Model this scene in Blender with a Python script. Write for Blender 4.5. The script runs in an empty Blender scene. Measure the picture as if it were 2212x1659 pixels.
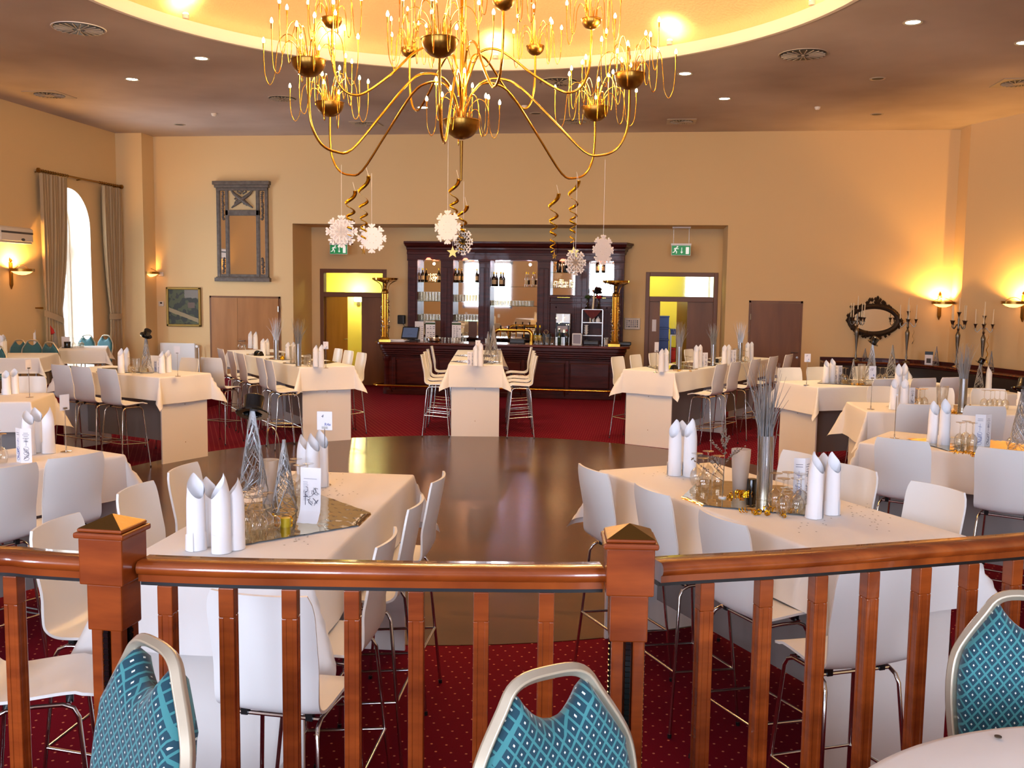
import bpy, math, random
from mathutils import Vector as V, Matrix
R = random.Random(7)
SC = bpy.context.scene
COL = SC.collection
PI = math.pi
sin, cos = math.sin, math.cos
# ---------------------------------------------------------------- camera model (2212x1659 frame)
FPX, PITCH, YAW, ROLL, EYE = 2075.0, .098, .133, .013, 2.24
def ray(px, py):
    dx, dy = px-1106, py-829.5
    c, s = cos(ROLL), sin(ROLL)
    x = (c*dx+s*dy)/FPX; u = -(-s*dx+c*dy)/FPX
    y = cos(PITCH)+u*sin(PITCH); z = u*cos(PITCH)-sin(PITCH)
    cy, sy = cos(YAW), sin(YAW)
    return V((cy*x-sy*y, sy*x+cy*y, z))
def onz(px, py, z):
    d = ray(px, py); t = (z-EYE)/d.z; return V((d.x*t, d.y*t, z))
def ony(px, py, y):
    d = ray(px, py); t = y/d.y; return V((d.x*t, y, EYE+d.z*t))
def onx(px, py, x):
    d = ray(px, py); t = x/d.x; return V((x, d.y*t, EYE+d.z*t))
def topz(px, py, x, y):
    d = ray(px, py); t = (d.x*x+d.y*y)/(d.x**2+d.y**2); return EYE+d.z*t
def far(px, py, dist):
    d = ray(px, py); t = dist/math.hypot(d.x, d.y); return V((d.x*t, d.y*t, EYE+d.z*t))
cd = bpy.data.cameras.new('camera'); cam = bpy.data.objects.new('camera', cd); COL.objects.link(cam)
cd.sensor_fit = 'HORIZONTAL'; cd.sensor_width = 36; cd.lens = 36*FPX/2212; cd.clip_start = .05; cd.clip_end = 300
_o = ray(1106, 829.5).normalized(); _r = (ray(1107, 829.5)-ray(1106, 829.5)).normalized(); _u = (ray(1106, 828.5)-ray(1106, 829.5)).normalized()
cam.matrix_world = Matrix(((_r.x, _u.x, -_o.x, 0), (_r.y, _u.y, -_o.y, 0), (_r.z, _u.z, -_o.z, EYE), (0, 0, 0, 1)))
SC.camera = cam
# ---------------------------------------------------------------- colour helpers
def lin(c):
    def f(x):
        x /= 255.0
        return x/12.92 if x <= .04045 else ((x+.055)/1.055)**2.4
    return (f(c[0]), f(c[1]), f(c[2]), 1)
MATS = {}
def mat(name, col, rough=.5, metal=0, spec=.5, bump=None, var=None, alpha=None, emit=None, coat=0, trans=0, sheen=0):
    m = bpy.data.materials.new(name); m.use_nodes = True; MATS[name] = m
    nt = m.node_tree; b = nt.nodes['Principled BSDF']
    b.inputs['Base Color'].default_value = lin(col); b.inputs['Roughness'].default_value = rough
    b.inputs['Metallic'].default_value = metal; b.inputs['Specular IOR Level'].default_value = spec
    b.inputs['Coat Weight'].default_value = coat; b.inputs['Transmission Weight'].default_value = trans
    b.inputs['Sheen Weight'].default_value = sheen
    if alpha is not None: b.inputs['Alpha'].default_value = alpha
    if emit: b.inputs['Emission Color'].default_value = lin(emit[0]); b.inputs['Emission Strength'].default_value = emit[1]
    def tc(scale):
        t = nt.nodes.new('ShaderNodeTexCoord'); mp = nt.nodes.new('ShaderNodeMapping')
        mp.inputs['Scale'].default_value = scale; nt.links.new(t.outputs['Object'], mp.inputs['Vector']); return mp
    if var:                                     # (scale xyz, second colour, low, high, detail)
        mp = tc(var[0]); n = nt.nodes.new('ShaderNodeTexNoise'); n.inputs['Scale'].default_value = 1; n.inputs['Detail'].default_value = var[4] if len(var) > 4 else 4
        nt.links.new(mp.outputs[0], n.inputs['Vector'])
        r = nt.nodes.new('ShaderNodeValToRGB'); r.color_ramp.elements[0].position = var[2]; r.color_ramp.elements[1].position = var[3]
        r.color_ramp.elements[0].color = lin(var[1]); r.color_ramp.elements[1].color = lin(col)
        nt.links.new(n.outputs['Fac'], r.inputs['Fac']); nt.links.new(r.outputs['Color'], b.inputs['Base Color'])
    if bump:                                    # (scale xyz, strength, distance)
        mp = tc(bump[0]); n = nt.nodes.new('ShaderNodeTexNoise'); n.inputs['Scale'].default_value = 1; n.inputs['Detail'].default_value = 3
        nt.links.new(mp.outputs[0], n.inputs['Vector'])
        bp = nt.nodes.new('ShaderNodeBump'); bp.inputs['Strength'].default_value = bump[1]; bp.inputs['Distance'].default_value = bump[2]
        nt.links.new(n.outputs['Fac'], bp.inputs['Height']); nt.links.new(bp.outputs['Normal'], b.inputs['Normal'])
    return m
def glassmat(name, tint, fac=.12, rough=.03, body=0):   # clear sheet: see-through plus a mirror film (and a little milky body)
    m = bpy.data.materials.new(name); m.use_nodes = True; nt = m.node_tree; nt.nodes.clear(); MATS[name] = m
    o = nt.nodes.new('ShaderNodeOutputMaterial'); t = nt.nodes.new('ShaderNodeBsdfTransparent'); g = nt.nodes.new('ShaderNodeBsdfGlossy')
    t.inputs[0].default_value = lin(tint); g.inputs['Roughness'].default_value = rough
    lw = nt.nodes.new('ShaderNodeLayerWeight'); lw.inputs['Blend'].default_value = .35
    mr = nt.nodes.new('ShaderNodeMapRange'); mr.inputs['To Min'].default_value = fac; mr.inputs['To Max'].default_value = .75
    nt.links.new(lw.outputs['Facing'], mr.inputs['Value'])
    mx = nt.nodes.new('ShaderNodeMixShader'); nt.links.new(mr.outputs[0], mx.inputs[0]); nt.links.new(t.outputs[0], mx.inputs[1]); nt.links.new(g.outputs[0], mx.inputs[2])
    last = mx
    if body:
        d = nt.nodes.new('ShaderNodeBsdfTranslucent'); d.inputs[0].default_value = lin((240, 238, 235))
        d2 = nt.nodes.new('ShaderNodeBsdfDiffuse'); d2.inputs[0].default_value = lin((240, 238, 235))
        a = nt.nodes.new('ShaderNodeMixShader'); nt.links.new(d.outputs[0], a.inputs[1]); nt.links.new(d2.outputs[0], a.inputs[2])
        last = nt.nodes.new('ShaderNodeMixShader'); last.inputs[0].default_value = body
        nt.links.new(mx.outputs[0], last.inputs[1]); nt.links.new(a.outputs[0], last.inputs[2])
    nt.links.new(last.outputs[0], o.inputs['Surface'])
    return m
def emat(name, col, s):
    m = bpy.data.materials.new(name); m.use_nodes = True; nt = m.node_tree; nt.nodes.clear(); MATS[name] = m
    o = nt.nodes.new('ShaderNodeOutputMaterial'); e = nt.nodes.new('ShaderNodeEmission'); e.inputs[0].default_value = lin(col); e.inputs[1].default_value = s
    nt.links.new(e.outputs[0], o.inputs['Surface']); return m
# ---------------------------------------------------------------- mesh builder
class MB:
    def __init__(s): s.v = []; s.f = []; s.mi = []
    def add(s, vs, fs, mi=0, M=None):
        o = len(s.v)
        s.v += [tuple(M @ V(p)) if M else tuple(p) for p in vs]
        for f in fs: s.f.append([i+o for i in f]); s.mi.append(mi)
        return s
    def box(s, c, d, rz=0, mi=0, M=None, tx=1, ty=1):   # centre, full size; tx,ty shrink of the top
        x, y, z = d[0]/2, d[1]/2, d[2]/2
        vs = [(-x, -y, -z), (x, -y, -z), (x, y, -z), (-x, y, -z), (-x*tx, -y*ty, z), (x*tx, -y*ty, z), (x*tx, y*ty, z), (-x*tx, y*ty, z)]
        T = Matrix.Translation(V(c)) @ Matrix.Rotation(rz, 4, 'Z')
        return s.add(vs, [(3, 2, 1, 0), (4, 5, 6, 7), (0, 1, 5, 4), (1, 2, 6, 5), (2, 3, 7, 6), (3, 0, 4, 7)], mi, (M @ T) if M else T)
    def b2(s, x0, x1, y0, y1, z0, z1, mi=0, M=None):
        return s.box(((x0+x1)/2, (y0+y1)/2, (z0+z1)/2), (abs(x1-x0), abs(y1-y0), abs(z1-z0)), 0, mi, M)
    def rbox(s, c, d, r, M=None, mi=0, n=3):            # box with rounded vertical edges + softened top/bottom
        x, y, z = d[0]/2, d[1]/2, d[2]/2; poly = []
        for qx, qy, a0 in ((1, 1, 0), (-1, 1, PI/2), (-1, -1, PI), (1, -1, 1.5*PI)):
            for k in range(n+1):
                a = a0+PI/2*k/n; poly.append((qx*(x-r)+r*cos(a), qy*(y-r)+r*sin(a)))
        e = min(r, z)*.5
        rings = []
        for zz, k in ((-z, 1), (-z+e, 0), (z-e, 0), (z, 1)):
            rings.append([((p[0]-math.copysign(e, p[0])*k)+c[0], (p[1]-math.copysign(e, p[1])*k)+c[1], zz+c[2]) for p in poly])
        N = len(poly); vs = [p for q in rings for p in q]; fs = []
        for i in range(3):
            for j in range(N): fs.append((i*N+j, i*N+(j+1) % N, (i+1)*N+(j+1) % N, (i+1)*N+j))
        fs.append(tuple(range(N-1, -1, -1))); fs.append(tuple(range(3*N, 4*N)))
        return s.add(vs, fs, mi, M)
    def cyl(s, p0, p1, r0, r1=None, n=12, mi=0, M=None):
        return s.tube([p0, p1], r0, n, mi=mi, M=M, r1=r1)
    def tube(s, path, r, n=8, closed=False, cap=True, mi=0, M=None, r1=None, flat=1, up=None):
        P = [V(p) for p in path]; N = len(P); vs = []; fs = []
        rr = r if isinstance(r, (list, tuple)) else [r+((r1-r)*i/(N-1) if r1 is not None else 0) for i in range(N)]
        t = []
        for i in range(N):
            a = P[i-1] if (i or closed) else P[i]; b = P[(i+1) % N] if (i < N-1 or closed) else P[i]
            d = b-a; t.append(d.normalized() if d.length > 1e-9 else V((0, 0, 1)))
        u = V(up) if up else (V((0, 0, 1)) if abs(t[0].z) < .9 else V((1, 0, 0)))
        u = (u-t[0]*u.dot(t[0])).normalized()
        for i in range(N):
            if i:
                u = u-t[i]*u.dot(t[i]); u = u.normalized() if u.length > 1e-6 else t[i].orthogonal().normalized()
            w = t[i].cross(u)
            for k in range(n):
                a = 2*PI*k/n; vs.append(P[i]+u*(rr[i]*cos(a)*flat)+w*(rr[i]*sin(a)))
        m = N if closed else N-1
        for i in range(m):
            j = (i+1) % N
            for k in range(n): fs.append((i*n+k, i*n+(k+1) % n, j*n+(k+1) % n, j*n+k))
        if cap and not closed: fs.append(tuple(range(n-1, -1, -1))); fs.append(tuple((N-1)*n+k for k in range(n)))
        return s.add(vs, fs, mi, M)
    def lathe(s, prof, n=24, c=(0, 0, 0), mi=0, M=None, sx=1, sy=1):
        vs = []; fs = []; rings = []
        for r, z in prof:
            if r < 1e-6: rings.append([len(vs)]); vs.append((c[0], c[1], c[2]+z))
            else:
                rings.append(list(range(len(vs), len(vs)+n)))
                vs += [(c[0]+r*cos(2*PI*k/n)*sx, c[1]+r*sin(2*PI*k/n)*sy, c[2]+z) for k in range(n)]
        for a, b in zip(rings, rings[1:]):
            if len(a) == 1 and len(b) == 1: continue
            for k in range(n):
                k2 = (k+1) % n
                if len(a) == 1: fs.append((a[0], b[k2], b[k]))
                elif len(b) == 1: fs.append((a[k], a[k2], b[0]))
                else: fs.append((a[k], a[k2], b[k2], b[k]))
        return s.add(vs, fs, mi, M)
    def prism(s, poly, h, M=None, mi=0):                # poly in xy, from z=0 to z=h
        N = len(poly); vs = [(p[0], p[1], 0) for p in poly]+[(p[0], p[1], h) for p in poly]
        return s.add(vs, [tuple(range(N-1, -1, -1)), tuple(range(N, 2*N))]+[(i, (i+1) % N, N+(i+1) % N, N+i) for i in range(N)], mi, M)
    def sweep(s, prof, path, mi=0, closed=False, nrm=None, cap=True, M=None):   # prof (offset sideways, z), path of xy(z) points
        P = [V((p[0], p[1], p[2] if len(p) > 2 else 0)) for p in path]; N = len(P); n = len(prof); vs = []; fs = []
        for i in range(N):
            a = P[i-1] if (i or closed) else P[i]; b = P[(i+1) % N] if (i < N-1 or closed) else P[i]
            d = b-a; d.z = 0; d.normalize(); w = V((d.y, -d.x, 0))
            for o, z in prof: vs.append(P[i]+w*o+V((0, 0, z)))
        for i in range(N if closed else N-1):
            j = (i+1) % N
            for k in range(n): fs.append((i*n+k, j*n+k, j*n+(k+1) % n, i*n+(k+1) % n))
        if cap and not closed: fs.append(tuple(range(n))); fs.append(tuple((N-1)*n+k for k in range(n-1, -1, -1)))
        return s.add(vs, fs, mi, M)
    def grid(s, nu, nv, fn, mi=0, M=None, wrapu=False):
        vs = [fn(i/(nu if wrapu else nu-1), j/(nv-1)) for i in range(nu) for j in range(nv)]; fs = []
        for i in range(nu if wrapu else nu-1):
            i2 = (i+1) % nu
            for j in range(nv-1): fs.append((i*nv+j, i2*nv+j, i2*nv+j+1, i*nv+j+1))
        return s.add(vs, fs, mi, M)
    def slab(s, nu, nv, fn, th, mi=0, M=None):          # grid with thickness: fn(u,v) -> point; offset along the local normal
        A = [[V(fn(i/(nu-1), j/(nv-1))) for j in range(nv)] for i in range(nu)]; B = []
        for i in range(nu):
            row = []
            for j in range(nv):
                du = A[min(i+1, nu-1)][j]-A[max(i-1, 0)][j]; dv = A[i][min(j+1, nv-1)]-A[i][max(j-1, 0)]
                nn = du.cross(dv); nn = nn.normalized() if nn.length > 1e-12 else V((0, 0, 1))
                row.append(A[i][j]+nn*th)
            B.append(row)
        n = nu*nv; vs = [p for r in A for p in r]+[p for r in B for p in r]; fs = []
        I = lambda i, j: i*nv+j
        for i in range(nu-1):
            for j in range(nv-1):
                fs.append((I(i, j), I(i, j+1), I(i+1, j+1), I(i+1, j))); fs.append((n+I(i, j), n+I(i+1, j), n+I(i+1, j+1), n+I(i, j+1)))
        for i in range(nu-1):
            fs.append((I(i, 0), I(i+1, 0), n+I(i+1, 0), n+I(i, 0))); fs.append((I(i+1, nv-1), I(i, nv-1), n+I(i, nv-1), n+I(i+1, nv-1)))
        for j in range(nv-1):
            fs.append((I(0, j+1), I(0, j), n+I(0, j), n+I(0, j+1))); fs.append((I(nu-1, j), I(nu-1, j+1), n+I(nu-1, j+1), n+I(nu-1, j)))
        return s.add(vs, fs, mi, M)
    def build(s, name, mats, parent=None, smooth=True, angle=38, bev=0, loc=None, rz=0):
        me = bpy.data.meshes.new(name); me.from_pydata(s.v, [], s.f); me.update()
        if not isinstance(mats, (list, tuple)): mats = [mats]
        for m in mats: me.materials.append(MATS[m] if isinstance(m, str) else m)
        if len(mats) > 1: me.polygons.foreach_set('material_index', s.mi)
        if smooth:
            me.polygons.foreach_set('use_smooth', [True]*len(me.polygons)); me.set_sharp_from_angle(angle=math.radians(angle))
        o = bpy.data.objects.new(name, me); COL.objects.link(o)
        if parent: o.parent = parent
        if loc is not None: o.location = loc
        if rz: o.rotation_euler.z = rz
        if bev:
            b = o.modifiers.new('bevel', 'BEVEL'); b.width = bev; b.segments = 2; b.limit_method = 'ANGLE'; b.angle_limit = .7
        return o
def thing(name, label, cat, loc=(0, 0, 0), rz=0, group=None):
    o = bpy.data.objects.new(name, None); COL.objects.link(o); o.location = loc; o.rotation_euler = (0, 0, rz); o.empty_display_size = .1
    return tag(o, label, cat, group)
def tag(o, label, cat, group=None, kind=None):
    o['label'] = label; o['category'] = cat
    if group: o['group'] = group
    if kind: o['kind'] = kind
    return o
def struct(o, label=None):
    o['kind'] = 'structure'
    if label: o['label'] = label
    return o
KIDS = {}
def kids(o):
    return [c for c in ALLKIDS.get(o.name, [])]
ALLKIDS = {}
def dup(root, loc, rz, label=None, group=None, scale=None):
    def cp(o, par):
        c = o.copy(); COL.objects.link(c); c.parent = par
        for ch in o.children: cp(ch, c)
        return c
    r = root.copy(); COL.objects.link(r)
    for ch in root.children: cp(ch, r)
    r.location = loc; r.rotation_euler = (0, 0, rz)
    if scale: r.scale = (scale, scale, scale) if not isinstance(scale, tuple) else scale
    if label: r['label'] = label
    if group: r['group'] = group
    return r
class Proto:                                            # first use moves the prototype itself, later uses copy it with all its parts
    def __init__(s, root): s.root = root; s.used = False
    def put(s, loc, rz=0, label=None, group=None, scale=None):
        if not s.used:
            s.used = True; r = s.root; r.location = loc; r.rotation_euler = (0, 0, rz)
            if scale: r.scale = (scale, scale, scale) if not isinstance(scale, tuple) else scale
            if label: r['label'] = label
            if group: r['group'] = group
            return r
        r = dup(s.root, loc, rz, label, group, scale or (1, 1, 1))
        if not group and 'group' in r.keys(): del r['group']
        return r
def text(s, size, name, m, parent, loc, rot, ext=.0004, align='CENTER', shear=0):
    cu = bpy.data.curves.new(name, 'FONT'); cu.body = s; cu.size = size; cu.extrude = ext; cu.align_x = align; cu.align_y = 'CENTER'; cu.shear = shear
    t = bpy.data.objects.new(name, cu); COL.objects.link(t)
    me = bpy.data.meshes.new_from_object(t); bpy.data.objects.remove(t)
    me.materials.clear(); me.materials.append(MATS[m])
    o = bpy.data.objects.new(name, me); COL.objects.link(o); o.parent = parent; o.location = loc; o.rotation_euler = rot
    return o
def area(name, loc, rot, sx, sy, power, col, spread=PI):
    l = bpy.data.lights.new(name, 'AREA'); l.shape = 'RECTANGLE'; l.size = sx; l.size_y = sy; l.energy = power; l.color = lin(col)[:3]; l.spread = spread
    o = bpy.data.objects.new(name, l); COL.objects.link(o); o.location = loc; o.rotation_euler = rot; return o
def point(name, loc, power, col, rad=.03):
    l = bpy.data.lights.new(name, 'POINT'); l.energy = power; l.color = lin(col)[:3]; l.shadow_soft_size = rad
    o = bpy.data.objects.new(name, l); COL.objects.link(o); o.location = loc; return o
def spot(name, loc, tgt, power, col, ang, rad=.04, blend=.6):
    l = bpy.data.lights.new(name, 'SPOT'); l.energy = power; l.color = lin(col)[:3]; l.spot_size = ang; l.spot_blend = blend; l.shadow_soft_size = rad
    o = bpy.data.objects.new(name, l); COL.objects.link(o); o.location = loc
    o.rotation_euler = (V(tgt)-V(loc)).to_track_quat('-Z', 'Y').to_euler(); return o
SC.view_settings.view_transform = 'Standard'; SC.view_settings.look = 'None'; SC.view_settings.gamma = 1; SC.view_settings.use_curve_mapping = False
SC.view_settings.exposure = .55
cy_ = SC.cycles
cy_.use_denoising = True; cy_.max_bounces = 8; cy_.diffuse_bounces = 4; cy_.glossy_bounces = 4; cy_.transmission_bounces = 6; cy_.transparent_max_bounces = 24
cy_.sample_clamp_indirect = 6; cy_.caustics_reflective = False; cy_.caustics_refractive = False; cy_.blur_glossy = .5
w = bpy.data.worlds.new('sky'); SC.world = w; w.use_nodes = True
w.node_tree.nodes['Background'].inputs[0].default_value = lin((225, 236, 255)); w.node_tree.nodes['Background'].inputs[1].default_value = 2.2
# ================================================================ materials
mat('wall', (226, 196, 146), .85, spec=.2, bump=((60, 60, 60), .05, .004))
mat('ceiling', (214, 200, 188), .9, spec=.15, var=((.35, .35, .35), (172, 155, 143), .3, .7))
mat('dome', (240, 205, 150), .8, spec=.25, bump=((30, 30, 30), .5, .02))
mat('white_trim', (242, 232, 215), .6)
mat('white_paint', (238, 238, 236), .35)
mat('rail_wood', (150, 72, 24), .2, spec=.6, coat=.5, var=((3, 30, 3), (112, 46, 12), .3, .7))
mat('post_wood', (148, 68, 22), .24, spec=.6, coat=.4, var=((4, 4, 22), (112, 46, 12), .3, .7))
mat('bar_wood', (78, 24, 18), .38, spec=.22, coat=.06, var=((3, 3, 20), (50, 13, 10), .3, .7))
mat('bar_top', (112, 46, 20), .2, spec=.5, coat=.3, var=((2, 18, 2), (72, 26, 12), .3, .7))
mat('oak', (176, 122, 66), .45, var=((5, 5, .8), (154, 102, 50), .3, .7))
mat('oak_dark', (128, 82, 40), .45, var=((5, 5, .8), (108, 66, 30), .3, .7))
mat('frame_brown', (112, 68, 34), .45)
mat('black', (16, 15, 15), .4); mat('black_gloss', (12, 12, 12), .12, spec=.7); mat('dark_rubber', (22, 20, 20), .8)
mat('dark_leather', (30, 18, 14), .5)
mat('brass', (212, 158, 62), .16, metal=1); mat('brass_dark', (150, 112, 50), .3, metal=1); mat('gold_foil', (225, 175, 40), .22, metal=1)
mat('cap_brass', (140, 112, 58), .28, metal=1, bump=((60, 60, 60), .25, .002))
mat('chrome', (205, 203, 200), .14, metal=1); mat('steel', (176, 174, 170), .3, metal=1)
mat('silver', (196, 196, 196), .25, metal=1); mat('silver_matt', (176, 178, 180), .45, metal=.8)
mat('pewter', (120, 112, 100), .3, metal=1)
mat('champagne', (196, 184, 160), .3, metal=.45, coat=.3)
mat('cloth', (240, 237, 232), .85, spec=.15, sheen=.15, bump=((7, 7, 7), .12, .02))
mat('napkin', (246, 246, 248), .85, spec=.15)
mat('shell', (238, 236, 230), .34, spec=.45)
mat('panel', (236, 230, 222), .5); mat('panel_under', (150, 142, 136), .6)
mat('curtain', (178, 156, 122), .85, spec=.15, sheen=.2)
mat('paper', (240, 238, 240), .7); mat('ink', (60, 60, 84), .7); mat('ink_blue', (60, 80, 160), .7)
mat('print_grey', (160, 158, 172), .8); mat('beige_plastic', (222, 212, 196), .45)
mat('grey_frame', (112, 103, 94), .6, var=((14, 14, 14), (84, 76, 68), .3, .7), bump=((40, 40, 40), .3, .004))
mat('old_gold', (128, 100, 44), .4, metal=.7); mat('carved', (52, 36, 18), .5, metal=.35, bump=((60, 60, 60), .6, .01))
mat('mirror', (236, 232, 222), .02, metal=1); mat('foil_mirror', (206, 190, 150), .06, metal=1, bump=((9, 9, 9), .12, .01))
mat('silver_foil', (214, 216, 220), .12, metal=1, bump=((30, 30, 30), .5, .01))
mat('green_sign', (16, 128, 70), .45, emit=((16, 128, 70), .35)); mat('sign_white', (240, 246, 240), .45, emit=((240, 246, 240), .35))
mat('flake', (250, 242, 232), .75); mat('star', (190, 158, 84), .35, metal=.6)
mat('candle', (236, 222, 188), .5); mat('red', (170, 24, 28), .5); mat('blue_crate', (40, 66, 168), .45); mat('green_leaf', (50, 78, 34), .6)
mat('bottle_dark', (24, 18, 10), .08, spec=.8); mat('bottle_green', (22, 48, 22), .08, spec=.8); mat('label_cream', (206, 180, 132), .6); mat('yellow', (214, 184, 40), .4)
mat('screen', (58, 66, 84), .15, emit=((70, 80, 104), .5)); mat('corridor', (206, 200, 120), .8); mat('corridor_dark', (120, 104, 60), .8)
mat('swag_red', (96, 14, 16), .7); mat('grille', (70, 62, 56), .6); mat('vent_trim', (176, 160, 140), .5)
glassmat('glass', (252, 250, 244), .10); glassmat('pane', (246, 250, 250), .05); glassmat('shelf_glass', (214, 232, 222), .12)
glassmat('frost', (250, 244, 236), .06, .2, body=.45); glassmat('clear_plastic', (252, 250, 246), .1, .08, body=.08)
emat('bulb', (255, 214, 150), 60); emat('halo_lamp', (255, 236, 190), 26); emat('sconce_glow', (255, 176, 96), 3.0); emat('downlight', (255, 246, 206), 14)
emat('fairy', (255, 210, 140), 14); emat('corridor_lamp', (255, 244, 196), 9); emat('shelf_lamp', (255, 120, 90), 3)
def nodes(name, rough, build, **kw):
    m = mat(name, (128, 128, 128), rough, **kw); nt = m.node_tree; b = nt.nodes['Principled BSDF']
    tcn = nt.nodes.new('ShaderNodeTexCoord'); sp = nt.nodes.new('ShaderNodeSeparateXYZ'); nt.links.new(tcn.outputs['Object'], sp.inputs[0])
    def M(op, a, c=None, d=None):
        n = nt.nodes.new('ShaderNodeMath'); n.operation = op
        for i, q in enumerate((a, c, d)):
            if q is None: continue
            if isinstance(q, (int, float)): n.inputs[i].default_value = q
            else: nt.links.new(q, n.inputs[i])
        return n.outputs[0]
    def mix(f, a, c):
        n = nt.nodes.new('ShaderNodeMix'); n.data_type = 'RGBA'; nt.links.new(f, n.inputs[0])
        for i, q in ((6, a), (7, c)):
            if isinstance(q, tuple): n.inputs[i].default_value = lin(q)
            else: nt.links.new(q, n.inputs[i])
        return n.outputs[2]
    nt.links.new(build(nt, sp.outputs, M, mix, tcn), b.inputs['Base Color']); return m
def _carpet(nt, X, M, mix, tcn):
    v = M('DIVIDE', X[1], .075); row = M('FLOOR', v); off = M('MULTIPLY', M('MODULO', row, 2), .5)
    u = M('ADD', M('DIVIDE', X[0], .075), off)
    fu = M('SUBTRACT', M('FRACT', u), .5); fv = M('SUBTRACT', M('FRACT', v), .5)
    d = M('SQRT', M('ADD', M('MULTIPLY', fu, fu), M('MULTIPLY', fv, fv)))
    n = nt.nodes.new('ShaderNodeTexNoise'); n.inputs['Scale'].default_value = 220; nt.links.new(tcn.outputs['Object'], n.inputs['Vector'])
    base = mix(n.outputs['Fac'], (74, 4, 20), (124, 14, 40))
    return mix(M('LESS_THAN', d, .085), base, (196, 120, 96))
nodes('carpet', .95, _carpet, spec=.08)
def _teal(nt, X, M, mix, tcn):
    a = M('FRACT', M('ADD', M('DIVIDE', X[0], .026), M('DIVIDE', X[2], .034))); b = M('FRACT', M('SUBTRACT', M('DIVIDE', X[0], .026), M('DIVIDE', X[2], .034)))
    aa = M('ABSOLUTE', M('SUBTRACT', a, .5)); bb = M('ABSOLUTE', M('SUBTRACT', b, .5))
    mx = M('MAXIMUM', aa, bb)
    c = mix(M('GREATER_THAN', mx, .39), (22, 62, 76), (62, 128, 130))
    return mix(M('LESS_THAN', mx, .085), c, (214, 222, 210))
nodes('teal', .7, _teal, spec=.25, sheen=.3)
mat('teal_plain', (40, 88, 92), .75, sheen=.3)
def _parquet(nt, X, M, mix, tcn):
    bk = nt.nodes.new('ShaderNodeTexBrick'); nt.links.new(tcn.outputs['Object'], bk.inputs['Vector'])
    bk.inputs['Scale'].default_value = 1; bk.inputs['Brick Width'].default_value = .62; bk.inputs['Row Height'].default_value = .068; bk.inputs['Mortar Size'].default_value = .0012
    bk.inputs['Color1'].default_value = lin((104, 66, 32)); bk.inputs['Color2'].default_value = lin((74, 44, 22)); bk.inputs['Mortar'].default_value = lin((40, 22, 12)); bk.offset_frequency = 2
    mp = nt.nodes.new('ShaderNodeMapping'); mp.inputs['Scale'].default_value = (3, 50, 1); nt.links.new(tcn.outputs['Object'], mp.inputs['Vector'])
    n = nt.nodes.new('ShaderNodeTexNoise'); n.inputs['Scale'].default_value = 1; nt.links.new(mp.outputs[0], n.inputs['Vector'])
    m = nt.nodes.new('ShaderNodeMix'); m.data_type = 'RGBA'; m.blend_type = 'MULTIPLY'; m.inputs[0].default_value = .5
    nt.links.new(bk.outputs['Color'], m.inputs[6]); nt.links.new(n.outputs['Color'], m.inputs[7]); return m.outputs[2]
nodes('parquet', .22, _parquet, spec=.5)
def _painting(nt, X, M, mix, tcn):                       # dark landscape: trees, a pale path, a bit of sky
    n = nt.nodes.new('ShaderNodeTexNoise'); n.inputs['Scale'].default_value = 9; n.inputs['Detail'].default_value = 6; nt.links.new(tcn.outputs['Object'], n.inputs['Vector'])
    f = n.outputs['Fac']
    c = mix(M('GREATER_THAN', f, .5), (34, 38, 26), (72, 78, 46))
    sky = M('MULTIPLY', M('GREATER_THAN', M('ADD', X[0], M('MULTIPLY', f, .1)), .08), M('GREATER_THAN', M('ADD', X[2], M('MULTIPLY', f, .12)), .26))
    c = mix(sky, c, (128, 122, 112))
    house = M('MULTIPLY', M('MULTIPLY', M('GREATER_THAN', X[0], .1), M('LESS_THAN', X[0], .26)), M('MULTIPLY', M('GREATER_THAN', X[2], -.02), M('LESS_THAN', X[2], .1)))
    c = mix(house, c, (104, 84, 70))
    path = M('LESS_THAN', M('ABSOLUTE', M('ADD', M('ADD', X[2], M('MULTIPLY', X[0], .35)), M('ADD', .16, M('MULTIPLY', f, .04)))), .045)
    return mix(path, c, (150, 134, 98))
nodes('painting', .55, _painting)
# ================================================================ room shell
WY, RY, CZ = 20.2, 21.4, 5.47          # far wall, recess back wall, ceiling
LX, PX, PY = -11.3, -10.70, 19.7       # left wall, face of the corner pier
RX = 6.1
DC = V((-1.95, 10.05, 0)); DR = 4.36   # centre and radius of dance floor and dome
def quad(mb, a, b, c, d, mi=0): mb.add([a, b, c, d], [(0, 1, 2, 3)], mi)
mb = MB(); mb.b2(-12.2, 8.2, -5, 24.5, -.3, 0); struct(mb.build('floor', 'carpet', smooth=False), 'dark red carpet with a small dotted pattern')
mb = MB(); mb.lathe([(0, .004), (DR, .004), (DR, -.05)], 96, DC); struct(mb.build('floor_dance', 'parquet', smooth=False), 'round dark wooden dance floor')
mb = MB(); mb.b2(LX, -7.9, 8.6, WY, 0, .3); struct(mb.build('floor_step', 'carpet', smooth=False), 'raised carpeted strip beneath the windows')
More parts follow.
